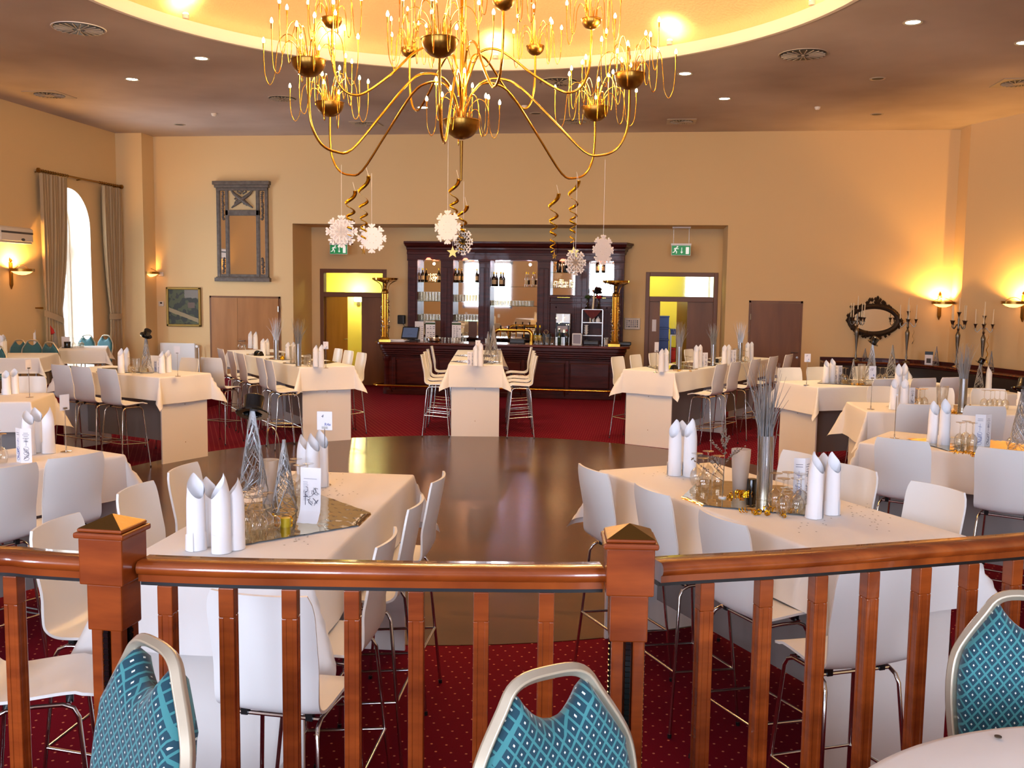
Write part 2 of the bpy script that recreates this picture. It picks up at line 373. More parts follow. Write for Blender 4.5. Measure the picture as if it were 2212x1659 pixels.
# ceiling with a round opening
mb = MB(); angs = sorted([2*PI*k/96 for k in range(96)])
x0, x1, y0, y1 = -12.2, 8.2, -5, 21.6
cors = [math.atan2(y-DC.y, x-DC.x) % (2*PI) for x in (x0, x1) for y in (y0, y1)]
angs = sorted(angs+cors)
def rim(a):
    dx, dy = cos(a), sin(a); t = 1e9
    if dx > 1e-9: t = min(t, (x1-DC.x)/dx)
    if dx < -1e-9: t = min(t, (x0-DC.x)/dx)
    if dy > 1e-9: t = min(t, (y1-DC.y)/dy)
    if dy < -1e-9: t = min(t, (y0-DC.y)/dy)
    return (DC.x+dx*t, DC.y+dy*t, CZ)
n = len(angs); vs = [(DC.x+DR*cos(a), DC.y+DR*sin(a), CZ) for a in angs]+[rim(a) for a in angs]
mb.add(vs, [(i, (i+1) % n, n+(i+1) % n, n+i) for i in range(n)])
struct(mb.build('ceiling', 'ceiling', smooth=False))
mb = MB(); mb.lathe([(DR+.06, CZ-.012), (DR, CZ-.012), (DR-.02, CZ+.02), (DR-.02, CZ+.14), (DR+.2, CZ+.15)], 128, DC)
struct(mb.build('trim_1', 'white_trim', angle=50), 'white rim of the round ceiling dome')
mb = MB(); prof = [(DR+.2, CZ+.14), (DR+.15, CZ+.3)]+[((DR+.1)*(1-k/14), CZ+.36+1.25*(1-(1-k/14)**2)) for k in range(15)]
mb.lathe(prof, 96, DC); struct(mb.build('ceiling_dome', 'dome'), 'shallow plastered dome above the chandelier')
# far wall with the bar recess
RL, RR, RZ = -7.54, 1.70, 3.6
mb = MB()
mb.b2(LX, RL, WY, WY+.25, 0, CZ); mb.b2(RR, 8, WY, WY+.25, 0, CZ); mb.b2(RL, RR, WY, WY+.25, RZ, CZ)
struct(mb.build('wall_far', 'wall', smooth=False))
DLX0, DLX1, DRX0, DRX1, DZ1 = -7.34, -5.77, .07, 1.63, 2.66     # two glazed door frames in the recess
mb = MB()
for a, b, z0, z1 in ((RL-.3, DLX0, 0, RZ), (DLX0, DLX1, DZ1, RZ), (DLX1, DRX0, 0, RZ), (DRX0, DRX1, DZ1, RZ), (DRX1, RR+.3, 0, RZ)): mb.b2(a, b, RY, RY+.2, z0, z1)
struct(mb.build('wall_recess', 'wall', smooth=False))
mb = MB(); mb.b2(RL-.2, RL, WY+.25, RY, 0, RZ); mb.b2(RR, RR+.2, WY+.25, RY, 0, RZ); mb.b2(RL-.2, RR+.2, WY+.25, RY+.2, RZ, RZ+.15)
struct(mb.build('wall_recess_side', 'wall', smooth=False))
# rooms behind the two recess doors
for nm, a, b, mt in (('left', RL-.6, -4.9, 'corridor'), ('right', -.6, RR+.9, 'corridor')):
    mb = MB(); mb.b2(a, b, 24.2, 24.3, 0, 3.2); mb.b2(a-.1, a, RY+.2, 24.3, 0, 3.2); mb.b2(b, b+.1, RY+.2, 24.3, 0, 3.2); mb.b2(a, b, RY+.2, 24.3, 3.1, 3.2)
    struct(mb.build('wall_corridor_'+nm, mt, smooth=False))
# corner pier and left wall with an arched window
mb = MB(); mb.b2(LX-.3, PX, PY, WY, 0, CZ); struct(mb.build('wall_pier_left', 'wall', smooth=False))
WC, WR, SPR, SIL = 17.93, .72, 3.35, .42     # window centre (y), half width, springing, sill
def archwall(mb, y0, y1, z1, x, dep):
    N = 20; arc = [(WC+WR*cos(a), SPR+WR*1.08*sin(a)) for a in [PI*k/N for k in range(N+1)]]   # right to left in y
    def Q(p, q): mb.add([(x, p[0], p[1]), (x, q[0], q[1]), (x, q[0], z1), (x, p[0], z1)], [(0, 1, 2, 3)])
    for p, q in zip(arc, arc[1:]): Q(p, q)
    mb.add([(x, WC+WR, 0), (x, y1, 0), (x, y1, z1), (x, WC+WR, z1)], [(0, 1, 2, 3)])
    mb.add([(x, y0, 0), (x, WC-WR, 0), (x, WC-WR, z1), (x, y0, z1)], [(0, 1, 2, 3)])
    mb.add([(x, WC-WR, 0), (x, WC+WR, 0), (x, WC+WR, SIL), (x, WC-WR, SIL)], [(0, 1, 2, 3)])
    ring = [(WC+WR, SIL)]+arc+[(WC-WR, SIL)]
    return ring
mb = MB(); ring = archwall(mb, -5, PY, CZ, LX, .55)
struct(mb.build('wall_left', 'wall', smooth=False))
mb = MB()
for p, q in zip(ring, ring[1:]+ring[:1]): mb.add([(LX, p[0], p[1]), (LX, q[0], q[1]), (LX-.55, q[0]+(.0 if q[0] > WC else 0), q[1]), (LX-.55, p[0], p[1])], [(0, 1, 2, 3)])
struct(mb.build('trim_window_reveal', 'white_trim', angle=50), 'white reveal of the arched window')
# the window itself
gx = LX-.5
win = struct(MB().b2(gx-.05, gx+.03, WC-WR, WC+WR, 2.78, 3.06).build('window_1', 'white_paint', smooth=False, bev=.01), 'white arched window with a fanlight')
mb = MB(); N = 24
arcp = [(gx, WC+(WR-.04)*cos(PI*k/N), SPR+(WR-.04)*1.08*sin(PI*k/N)) for k in range(N+1)]
mb.tube([(gx, WC+WR-.04, SIL)]+arcp+[(gx, WC-WR+.04, SIL)], .05, 6, up=(1, 0, 0)); mb.b2(gx-.06, gx+.05, WC-WR, WC+WR, SIL, SIL+.07)
mb.build('frame', 'white_paint', win)
mb = MB(); mb.b2(gx-.03, gx+.03, WC-.045, WC+.045, SIL, 2.8)
for s_ in (-1, 1): mb.b2(gx-.025, gx+.02, WC+s_*(WR-.1)-.035, WC+s_*(WR-.1)+.035, SIL, 2.8); mb.b2(gx-.025, gx+.02, WC+s_*.06, WC+s_*(WR-.1), 2.72, 2.78)
mb.build('sash', 'white_paint', win)
mb = MB()
for a in (PI/4, PI/2, 3*PI/4): mb.cyl((gx, WC+.02*cos(a), 3.06), (gx, WC+(WR-.05)*cos(a), SPR-.2+(WR+.12)*sin(a)), .016, n=6)
mb.tube([(gx, WC+.36*cos(PI*k/16), 3.06+.5*sin(PI*k/16)) for k in range(17)], .016, 6); mb.build('glazing_bar', 'white_paint', win)
mb = MB(); mb.b2(gx-.008, gx, WC-WR+.05, WC+WR-.05, SIL+.05, SPR+WR*.75); mb.build('pane', 'pane', win, smooth=False)
# right: short pier side and the slanting wall
mb = MB()
for a, b in (((RX, WY), (RX, 19.6)), ((RX, 19.6), (7.4, 16.8)), ((7.4, 16.8), (7.4, -5))): mb.add([(a[0], a[1], 0), (b[0], b[1], 0), (b[0], b[1], CZ), (a[0], a[1], CZ)], [(0, 1, 2, 3)])
struct(mb.build('wall_right', 'wall', smooth=False))
# rear wall with three tall arched windows, seen only in the mirrors: the daylight of the room
RWY = -4.6; rw = [(-7.6, 1.25), (-2.2, 1.25), (3.2, 1.25)]; zs0, zs1 = 1.3, 3.6
mb = MB(); xs = [-12.2]
for c, h in rw: xs += [c-h, c+h]
xs.append(8.2)
for i in range(0, len(xs), 2): mb.add([(xs[i], RWY, 0), (xs[i+1], RWY, 0), (xs[i+1], RWY, CZ), (xs[i], RWY, CZ)], [(0, 1, 2, 3)])
for c, h in rw:
    mb.add([(c-h, RWY, 0), (c+h, RWY, 0), (c+h, RWY, zs0), (c-h, RWY, zs0)], [(0, 1, 2, 3)])
    arc = [(c+h*cos(PI*k/20), zs1+h*sin(PI*k/20)) for k in range(21)]
    for p, q in zip(arc, arc[1:]): mb.add([(p[0], RWY, p[1]), (q[0], RWY, q[1]), (q[0], RWY, CZ), (p[0], RWY, CZ)], [(0, 1, 2, 3)])
struct(mb.build('wall_rear', 'wall', smooth=False))
for i, (c, h) in enumerate(rw):
    mb = MB()
    for dx in (-h+.06, 0, h-.06): mb.b2(c+dx-.06, c+dx+.06, RWY-.08, RWY, zs0, zs1+(.0 if dx else h))
    mb.b2(c-h, c+h, RWY-.08, RWY, zs1-.12, zs1+.08); mb.b2(c-h, c+h, RWY-.08, RWY, zs0, zs0+.12)
    mb.tube([(c+(h-.05)*cos(PI*k/20), RWY-.04, zs1+(h-.05)*sin(PI*k/20)) for k in range(21)], .06, 6)
    mb.tube([(c+h*.5*cos(PI*k/20), RWY-.04, zs1+h*.5*sin(PI*k/20)) for k in range(21)], .03, 6)
    for a in (PI/4, 3*PI/4): mb.cyl((c, RWY-.04, zs1), (c+h*cos(a), RWY-.04, zs1+h*sin(a)), .03, n=6)
    wn = struct(mb.build('window_%d' % (i+2), 'white_paint', angle=50), 'tall arched window in the rear wall')
    area('daylight', (c, RWY-.2, 2.9), (PI/2, 0, 0), 2.3, 3.2, 420, (214, 228, 255))
area('daylight_side', (LX-.62, WC, 2.2), (0, -PI/2, 0), 3.2, 1.4, 260, (226, 236, 255))
# gallery on which the photographer stands
GZ = .6
railpx = [(-700, 1215), (-250, 1190), (0, 1187), (100, 1194), (285, 1204), (500, 1212), (770, 1217), (1000, 1220), (1300, 1221), (1440, 1208), (1700, 1194), (2000, 1173), (2212, 1157), (2500, 1132)]
RZT = 1.6
railp = [onz(x, y, RZT) for x, y in railpx]
poly = [(p.x, p.y+.12) for p in railp]; poly = [(-6, poly[0][1]+.0)]+poly+[(4.5, poly[-1][1]), (4.5, -4.5), (-6, -4.5)]
mb = MB(); mb.prism(poly[::-1], GZ); struct(mb.build('floor_gallery', 'carpet', smooth=False), 'raised gallery in front of the hall')
# ---------------------------------------------------------------- balustrade
def spl(pts, n):                                       # Catmull-Rom resample
    out = []
    for i in range(len(pts)-1):
        p0, p1, p2, p3 = pts[max(i-1, 0)], pts[i], pts[i+1], pts[min(i+2, len(pts)-1)]
        for k in range(n):
            t = k/n; out.append(.5*((2*p1)+(p2-p0)*t+(2*p0-5*p1+4*p2-p3)*t*t+(3*p1-p0-3*p2+p3)*t**3))
    return out+[pts[-1]]
RP = spl(railp, 8)
bal = thing('balustrade', 'curved reddish wooden balustrade with square posts across the front of the hall', 'railing', (0, 0, 0))
N1 = V((-1.205, 2.045, 0)); N2 = V((-.015, 2.175, 0))
def inside(p, q, r=.075): return math.hypot(p.x-q.x, p.y-q.y) > r
segs = [[p for p in RP if p.x < N1.x-.05], [p for p in RP if N1.x+.055 < p.x < N2.x-.06], [p for p in RP if p.x > N2.x+.06]]
railprof = [(-.036, -.004), (-.03, 0), (.03, 0), (.037, -.006), (.04, -.016), (.037, -.026), (.028, -.032), (.028, -.048), (-.028, -.048), (-.028, -.032), (-.037, -.026), (-.04, -.016)]
for sg in segs:
    path = [(p.x, p.y, RZT) for p in sg]
    h = MB().sweep(railprof, path).build('handrail', 'rail_wood', bal, angle=50)
    MB().sweep([(-.016, -.048), (.016, -.048), (.016, -.06), (-.016, -.06)], path).build('rail_channel', 'black', h, smooth=False)
    MB().sweep([(-.02, -.92), (.02, -.92), (.02, -.95), (-.02, -.95)], path).build('bottom_rail', 'rail_wood', bal, smooth=False)
def nearest(p):
    i = min(range(1, len(RP)-1), key=lambda k: (RP[k]-p).length); d = RP[i+1]-RP[i-1]; return math.atan2(d.y, d.x)
for q, rz in ((N1, -.03), (N2, .1)):
    T = Matrix.Translation((q.x, q.y, 0)) @ Matrix.Rotation(rz, 4, 'Z')
    mb = MB()
    mb.box((0, 0, 1.61), (.108, .108, .11), M=T); mb.box((0, 0, 1.5), (.086, .086, .11), M=T)
    for sx in (-1, 1):
        for sy in (-1, 1): mb.box((sx*.024, sy*.024, 1.02), (.028, .028, .86), M=T)
    mb.box((0, 0, 1.02), (.052, .052, .86), M=T); mb.box((0, 0, .64), (.09, .09, .1), M=T)
    po = mb.build('newel_post', 'post_wood', bal, smooth=False, bev=.004)
    mb = MB(); mb.box((0, 0, 1.671), (.124, .124, .014), M=T); mb.box((0, 0, 1.6825), (.112, .112, .009), M=T)
    cp = mb.build('post_cap', 'post_wood', bal, smooth=False, bev=.006)
    MB().box((0, 0, 1.699), (.106, .106, .024), M=T, tx=.02, ty=.02).build('brass_pyramid', 'cap_brass', cp, smooth=False)
    for dx, dy in ((0, -.034), (.034, 0), (-.034, 0)):
        mb = MB()
        mb.box((dx, dy, 1.08), (.011, .011, .74), M=T)
        for k in range(56): mb.box((dx*1.06, dy*1.06, .72+k*.013), (.012, .012, .009), M=T)
        mb.build('bead_strip', 'black_gloss', po, smooth=False)
# balusters at their photographed places, on the rail line
bx = [(-190, 1240), (30, 1240), (362, 1262), (493, 1268), (628, 1274), (762, 1278), (900, 1280), (1040, 1281), (1180, 1280), (1523, 1262), (1650, 1250), (1768, 1240), (1880, 1228), (1992, 1216), (2095, 1206), (2190, 1196), (2290, 1186)]
for x, y in bx:
    d = ray(x, y); best = min(RP, key=lambda p: abs(math.atan2(p.x, p.y)-math.atan2(d.x, d.y)))
    i = [k for k in range(len(RP)) if RP[k] is best][0]
    # exact crossing
    a = math.atan2(d.x, d.y)
    for k in range(len(RP)-1):
        a0, a1 = math.atan2(RP[k].x, RP[k].y), math.atan2(RP[k+1].x, RP[k+1].y)
        if a0 <= a <= a1: best = RP[k].lerp(RP[k+1], (a-a0)/(a1-a0)); break
    rz = nearest(best); T = Matrix.Translation((best.x, best.y, 0)) @ Matrix.Rotation(rz, 4, 'Z')
    mb = MB(); w_ = .036
    mb.box((0, 0, 1.505), (w_, w_, .07), M=T)
    mb.box((0, 0, 1.06), (w_*.86, w_*.86, .84), M=T)
    for sx in (-1, 1):
        for sy in (-1, 1): mb.box((sx*.0125, sy*.0125, 1.06), (.011, .011, .82), M=T)
    mb.box((0, 0, .645), (w_, w_, .09), M=T)
    mb.build('baluster', 'post_wood', bal, smooth=False, bev=.0025)
# ---------------------------------------------------------------- bar stools
def make_stool():
    t = thing('bar_stool', 'x', 'bar stool')
    prof = [(.20, .772), (.17, .786), (.10, .792), (0, .786), (-.09, .780), (-.135, .783), (-.168, .798), (-.188, .825), (-.2, .87), (-.215, .95), (-.235, 1.05), (-.252, 1.14), (-.268, 1.235)]
    P = []
    for i in range(len(prof)-1):
        for k in range(3): P.append((prof[i][0]+(prof[i+1][0]-prof[i][0])*k/3, prof[i][1]+(prof[i+1][1]-prof[i][1])*k/3))
    P.append(prof[-1])
    P = [(sum(P[min(max(j, 0), len(P)-1)][0] for j in (i-1, i, i+1))/3, sum(P[min(max(j, 0), len(P)-1)][1] for j in (i-1, i, i+1))/3) if 0 < i < len(P)-1 else P[i] for i in range(len(P))]
    n = len(P)
    def fn(u, v):
        i = min(int(u*(n-1)+.5), n-1); y, z = P[i]; x = (v-.5)*2
        hw = .188+.006*min(1, max(0, (z-.8)/.4))
        e = min(i, n-1-i); hw -= (.022, .008, .002)[e] if e < 3 else 0
        if i > 0 and i < n//2: hw -= 0
        back = min(1, max(0, (z-.82)/.15))
        return (x*hw, y+back*.030*x*x, z+(1-back)*.012*x*x*(1 if i > 4 else .4))
    MB().slab(n, 11, fn, .011).build('seat_shell', 'shell', t, angle=50)
    lg = lambda sx, fy: [(sx*.212, fy*.205-.01, 0), (sx*.185, fy*.165-.01, .45), (sx*.168, fy*.142-.01, .71), (sx*.163, fy*.125-.01, .742), (sx*.16, fy*.09-.01, .757), (sx*.16, -.01, .76)]
    for sx in (-1, 1):
        for fy in (-1, 1):
            l = MB().tube(lg(sx, fy), .0085, 8).build('leg', 'chrome', t, angle=60)
            MB().cyl((sx*.212, fy*.205-.01, 0), (sx*.2105, fy*.203-.01, .02), .0105, n=8).build('foot_cap', 'black', l)
    def on(sx, fy, z):
        k = z/.45; return V((sx*(.212+(.185-.212)*k), fy*(.205+(.165-.205)*k)-.01, z))
    mb = MB()
    mb.tube([on(-1, -1, .33), on(-1, 1, .30)], .0075, 8); mb.tube([on(1, -1, .33), on(1, 1, .30)], .0075, 8); mb.tube([on(-1, 1, .30), on(1, 1, .30)], .0075, 8); mb.tube([on(-1, -1, .33), on(1, -1, .33)], .0075, 8)
    mb.build('footrest', 'chrome', t, angle=60)
    for y in (-.1, .1):
        c_ = MB().cyl((-.16, y, .757), (.16, y, .757), .008, n=8).build('crossbar', 'chrome', t)
        for sx in (-1, 1): MB().box((sx*.12, y, .766), (.025, .024, .03)).build('clamp', 'black', c_, smooth=False)
    return t
STOOL = Proto(make_stool())
# ---------------------------------------------------------------- tables: centre line from the dance-floor end outwards
def unit(a): return V((cos(a), sin(a), 0))
TD = {}
TW, TH, OV = .80, 1.10, .35
def drape(W, L, ova, ovb, na=10, nb=14, wav=.01, ph=0):
    def axis(h, n, ov):
        fl = [-h+2*h*k/n for k in range(n+1)]
        ex = [.006, .014, .026, .06, .11, .17, .22, .26, ov]
        return [-h-e for e in ex[::-1]]+fl+[h+e for e in ex]
    A, B = axis(W/2, na, ova), axis(L/2, nb, ovb)
    def P(a, b):
        du, dv = max(abs(a)-W/2, 0), max(abs(b)-L/2, 0); rho = math.hypot(du, dv)
        if rho == 0: return (a, b, 0)
        th = math.atan2(dv, du); k = .07+.42*sin(2*th)**2
        r = .016
        if rho < r*PI/2: out, dr = r*sin(rho/r), r*(1-cos(rho/r))
        else: out, dr = r+(rho-r*PI/2)*k, r+(rho-r*PI/2)*math.sqrt(1-k*k)
        fall = min(1, rho/ovb)
        wv = wav*fall*(sin(b*7+ph)*cos(th)+sin(a*9+ph)*sin(th))+.006*fall*sin(b*17+ph*2)
        sa, sb = math.copysign(1, a), math.copysign(1, b)
        return (sa*(min(abs(a), W/2)+(out+wv)*cos(th)), sb*(min(abs(b), L/2)+(out+wv)*sin(th)), -dr)
    vs = [P(a, b) for a in A for b in B]; m = len(B)
    return vs, [(i*m+j, (i+1)*m+j, (i+1)*m+j+1, i*m+j+1) for i in range(len(A)-1) for j in range(m-1)]
def table(key, x, y, ang, L, name, phrase, n=1, zf=0, W=TW):
    """x,y: middle of the end that faces the dance floor; ang: direction away from it"""
    d = unit(ang); rz = ang-PI/2
    for k in range(n):
        l = L/n; c = V((x, y, zf))+d*(l*(k+.5))
        lab = phrase if n == 1 else phrase+(', inner half' if k == 0 else ', outer half')
        t = thing('bar_table', 'white bar table with board end panels, '+lab, 'table', c, rz)
        MB().box((0, 0, TH-.02), (W-.02, l-.02, .032)).build('table_top', 'panel', t, smooth=False)
        for s_ in (-1, 1):
            e = MB().box((0, s_*(l/2-.03), (TH-.04)/2), (W-.07, .022, TH-.04)).build('end_panel', 'panel', t, smooth=False, bev=.002)
            if k == 0 and s_ == -1:
                for z in (.24, .73): MB().cyl((0, s_*(l/2-.0185), z), (0, s_*(l/2-.0165), z), .006, n=8).build('screw_cap', 'brass_dark', e)
        MB().box((0, 0, .62), (.02, l-.1, .8)).build('spine_panel', 'panel_under', t, smooth=False)
    c = V((x, y, zf))+d*(L/2); vs, fs = drape(W, L, .30, .35, nb=int(L*7), ph=x*3)
    o = MB().add(vs, fs).build('tablecloth', 'cloth', angle=180, loc=(c.x, c.y, zf+TH+.002), rz=rz)
    tag(o, 'white tablecloth on '+phrase, 'tablecloth')
    TD[key] = dict(o=V((x, y, zf)), d=d, n=V((d.y, -d.x, 0)), L=L, ph=phrase, z=zf+TH+.004, ang=ang)
A = lambda dx, dy: math.atan2(dy, dx)
table('T1', -1.77, 5.66, A(.04, -1), 2.08, 'T1', 'the left railing table', W=.8)
table('T2', .13, 6.28, A(.514, -.858), 2.06, 'T2', 'the right railing table', W=.84)
table('T3', -3.8, 6.14, A(-.40, -.915), 2.0, 'T3', 'the near left-edge table')
table('T0', -5.97, 8.9, A(-.94, -.32), 2.0, 'T0', 'the far left-edge table')
table('T4', -5.74, 11.52, A(-.923, .385), 2.0, 'T4', 'the window-side table')
table('T5', -4.48, 13.35, A(-.62, .785), 4.0, 'T5', 'the long table left of the bar', n=2)
table('T6', -2.47, 14.28, A(-.15, .99), 3.5, 'T6', 'the long table facing the bar', n=2)
table('T7', .12, 13.92, A(.455, .89), 4.0, 'T7', 'the long table right of the bar', n=2)
table('T8', 1.97, 12.42, A(.885, .465), 2.0, 'T8', 'the table before the plain door')
table('T9', 2.2, 10.1, A(1, .03), 2.0, 'T9', 'the oval mirror table')
table('T10', 1.9, 7.98, A(.868, -.497), 2.0, 'T10', 'the near right-edge table')
# ---------------------------------------------------------------- stools around the tables
def col_on_line(px, py, o, d):                          # where the vertical plane through a pixel column meets the line o + t d
    r = ray(px, py); det = d.x*r.y-d.y*r.x
    return (r.x*o.y-r.y*o.x)/det if abs(det) > 1e-6 else 0
def stool_at(key, side, along, lat, label, group=None, turn=0):
    T = TD[key]; s_ = 1 if side == 'R' else -1
    face = -T['n']*s_; c = T['o']+T['d']*along-face*(lat-.262)
    return STOOL.put((c.x, c.y, T['o'].z), math.atan2(face.y, face.x)-PI/2+turn, label, group)
NM = ['first', 'second', 'third', 'fourth', 'fifth', 'sixth']
def row(key, side, pts, word, lat=.85, py=900, along=False):
    T = TD[key]; s_ = 1 if side == 'R' else -1
    for i, q in enumerate(pts):
        tr = R.uniform(-.04, .04); o = T['o']+T['n']*s_*lat
        al = q if along else col_on_line(q, py, o, T['d'])
        if DBG: print('STOOL', key, side, q, round(al, 2))
        stool_at(key, side, al, lat+R.uniform(-.015, .015), 'bar stool, %s from dance floor, %s side of %s' % (NM[i], word, T['ph']), 'bar stools on the %s side of %s' % (word, T['ph']), tr)
DBG = False
row('T1', 'L', [.70, 1.32, 1.97], 'right', .72, along=True); row('T1', 'R', [.66, 1.21, 1.93], 'left', .79, along=True)
row('T2', 'R', [.56, 1.17, 1.8], 'left', .80, along=True); row('T2', 'L', [.55, 1.03, 1.63], 'right', .74, along=True)
row('T3', 'L', [172, 15], 'near', .88)
row('T4', 'L', [230, 172, 127], 'near', 1.0); row('T4', 'R', [.85, 1.5], 'far', .85, along=True)
row('T5', 'L', [577, 557, 517, 496, 476], 'left', .95); row('T5', 'R', [787, 760, 735], 'right', .85)
row('T6', 'L', [.15, .78, 1.4, 2.3], 'left', .84, along=True); row('T6', 'R', [.1, .72, 1.33, 2.3], 'right', .94, along=True)
row('T7', 'L', [1327, 1367, 1404, 1480], 'left', .85); row('T7', 'R', [1560, 1592, 1632, 1672, 1702], 'right', 1.0)
row('T8', 'L', [1697, 1760, 1858], 'far', .85); row('T8', 'R', [1915, 1995, 2058], 'near', .9)
row('T9', 'L', [1905, 2016, 2130], 'far', .85); row('T9', 'R', [1988, 2130], 'near', .9)
row('T10', 'L', [2088], 'far', .82); row('T10', 'R', [1950, 2175], 'near', .95)
row('T0', 'R', [66], 'far', .85)
def stool_px(px, py, z, rz, label):                      # a stool whose back top (z 1.235) or floor point stands at a pixel
    p = onz(px, py, z); return STOOL.put((p.x, p.y, 0), rz, label)
p = onz(560, 1287, 1.235); STOOL.put((p.x, p.y+.262, 0), -.06, 'white bar stool at the railing end of the left railing table')
p = onz(1925, 1218, 1.235); STOOL.put((p.x-.12, p.y+.235, 0), .42, 'white bar stool at the railing end of the right railing table')
stool_px(482, 955, 0, -.25, 'bar stool with its back to the hall, beside the long table left of bar')
p = onz(75, 1475, .79); STOOL.put((p.x+.02, p.y+.02, 0), -1.1, 'bar stool with only its seat showing at the left edge')
# ---------------------------------------------------------------- ceiling lights and lamp light
def down(i, px, py, lit, label):
    p = onz(px, py, CZ-.002)
    t = thing('downlight', label, 'downlight', (p.x, p.y, CZ), group='round ceiling downlights')
    MB().lathe([(.085, -.004), (.11, -.012), (.118, -.004), (.118, 0)], 28).build('rim', 'vent_trim', t)
    MB().lathe([(0, -.004), (.088, -.004), (.088, 0)], 28).build('lens', 'downlight' if lit else 'grille', t, smooth=False)
    if lit: spot('downlight_beam', (p.x, p.y, CZ-.03), (p.x, p.y, 0), 130, (255, 232, 190), 1.7, .06, .9)
for i, (px, py, lit, w_) in enumerate([(435, 126, 1, 'lit round ceiling downlight left of the dome, beside its rim'), (285, 171, 1, 'lit round ceiling downlight nearest the left corner'),
    (1480, 159, 1, 'lit round ceiling downlight just right of the chandelier bulbs'), (1565, 213, 1, 'lit round ceiling downlight above the right recess door'),
    (1972, 48, 1, 'lit round ceiling downlight nearest the top right corner'), (2212, 92, 1, 'lit round ceiling downlight cut off at the right edge'),
    (945, 180, 1, 'lit round downlight seen behind the chandelier arms, the nearer one'), (913, 232, 1, 'lit round downlight seen behind the chandelier arms, the lower one'),
    (1896, 170, 0, 'unlit dark round downlight on the right ceiling, the nearer one'), (1894, 247, 0, 'unlit dark round downlight on the right ceiling, the farther one'),
    (388, 269, 0, 'unlit dark round downlight above the tall wall mirror'), (1158, 245, 0, 'unlit round downlight behind the chandelier, right of its stem')]):
    down(i, px, py, lit, w_)
# ================================================================ what stands on the tables
def make_napkin():
    mb = MB(); Nf, Nt = 34, 12; turns = 1.35
    def fn(u, t):
        ph = u*2*PI*turns; r = .040-.006*u
        ztop = .225+.105*((1+cos(ph+.2))/2)**.9
        zz = ztop*t; k = max(0, t-.62)/.38; tip = max(0, cos(ph+.2))
        rr = r*(1+.06*(1-t))*(1-.62*k*k*tip)
        return (rr*sin(ph), rr*cos(ph), zz)
    mb.grid(Nf, Nt, fn)
    mb.grid(30, 3, lambda u, t: ((.0425+.002*(1-t))*sin(-2.6+u*5.2), (.0425+.002*(1-t))*cos(-2.6+u*5.2)-.001, t*(.052+.03*abs(u-.5)*2)))
    mb.lathe([(0, .002), (.04, .002)], 16)
    return mb.build('napkin', 'napkin', angle=70)
NAP = Proto(make_napkin())
NAP.root['category'] = 'napkin'
def on(key, px, py): return onz(px, py, TD[key]['z'])
ORD = ['first', 'second', 'third', 'fourth', 'fifth', 'sixth', 'seventh', 'eighth']
def naps(key, lst):
    for i, q in enumerate(sorted(lst)):
        px, yb, yt = q[:3]; rz = q[3] if len(q) > 3 else R.uniform(-.5, .5); p = on(key, px, yb)
        h = topz(px, yt, p.x, p.y)-p.z
        NAP.put(p, rz-.2, 'white rolled napkin, %s from left on %s' % (ORD[i], TD[key]['ph']), 'napkins on '+TD[key]['ph'], (1.02, 1.02, max(.24, min(.42, h))/.33))
naps('T1', [(424, 1186, 1022, .9), (452, 1176, 1030, 1.1), (478, 1192, 1022, -.9), (508, 1184, 1030, -1.1), (656, 1052, 938, 1.4), (676, 1056, 936, 1.2), (694, 1050, 928, 1.0)])
naps('T2', [(1456, 1026, 906, -.5), (1489, 1028, 904, -.8), (1472, 1012, 908, .3), (1758, 1118, 975, .9), (1795, 1110, 976, .5), (1776, 1100, 978, .2)])
naps('T3', [(62, 982, 886, 1.2), (80, 976, 880, 1.0), (106, 978, 877, -1.2)])
naps('T0', [(14, 852, 800), (32, 850, 796)]); naps('T4', [(262, 806, 752), (274, 800, 750), (350, 806, 758), (364, 804, 756)])
naps('T5', [(541, 752, 715), (552, 754, 716), (568, 768, 731), (577, 766, 731), (622, 776, 739), (633, 775, 738), (682, 792, 745), (694, 793, 744)])
naps('T6', [(1027, 790, 744), (1038, 791, 741)]); naps('T7', [(1428, 803, 753), (1438, 802, 752), (1503, 795, 745), (1511, 793, 744), (1564, 788, 745), (1573, 786, 744), (1614, 780, 739), (1622, 779, 738)])
naps('T8', [(1784, 826, 778), (1797, 825, 774)]); naps('T9', [(1930, 884, 818), (1952, 884, 818), (1938, 872, 776), (1950, 870, 774), (2205, 876, 815)])
naps('T10', [(2014, 958, 866, .2), (2038, 962, 861, .1)])
# ---- wire cone trees, some with a top hat
def make_cone(h, r0, nb, seed):
    q = random.Random(seed); mb = MB()
    for k in range(nb):
        a, s_ = q.uniform(0, 2*PI), q.choice((-1, 1))*q.uniform(.6, 2.6); z0 = q.uniform(-.04, .85)*h; z1 = min(h, z0+q.uniform(.15, .45)*h); z0 = max(.004, z0); pts = []
        for i in range(9):
            t = i/8; z = z0+(z1-z0)*t; r = max(.006, r0*(1-z/h)+.004); pts.append((r*cos(a+s_*t), r*sin(a+s_*t), z))
        mb.tube(pts, .0028, 4, flat=.6)
    mb.tube([(r0*cos(2*PI*i/24), r0*sin(2*PI*i/24), .004) for i in range(24)], .004, 5, closed=True)
    return mb.build('wire_cone', 'silver_matt', smooth=True)
CONE = Proto(make_cone(.55, .085, 130, 3)); CONE.root['category'] = 'table decoration'
SCONE = Proto(make_cone(.36, .06, 100, 4)); SCONE.root['category'] = 'table decoration'
def cone(pr, H0, p, px, yt, lab, key=None):
    h = topz(px, yt, p.x, p.y)-p.z; k = h/H0; return CONE.put(p, R.uniform(0, 6), lab, None, (max(.75, k), max(.75, k), k)) if pr is CONE else SCONE.put(p, R.uniform(0, 6), lab, None, (max(.7, k), max(.7, k), k))
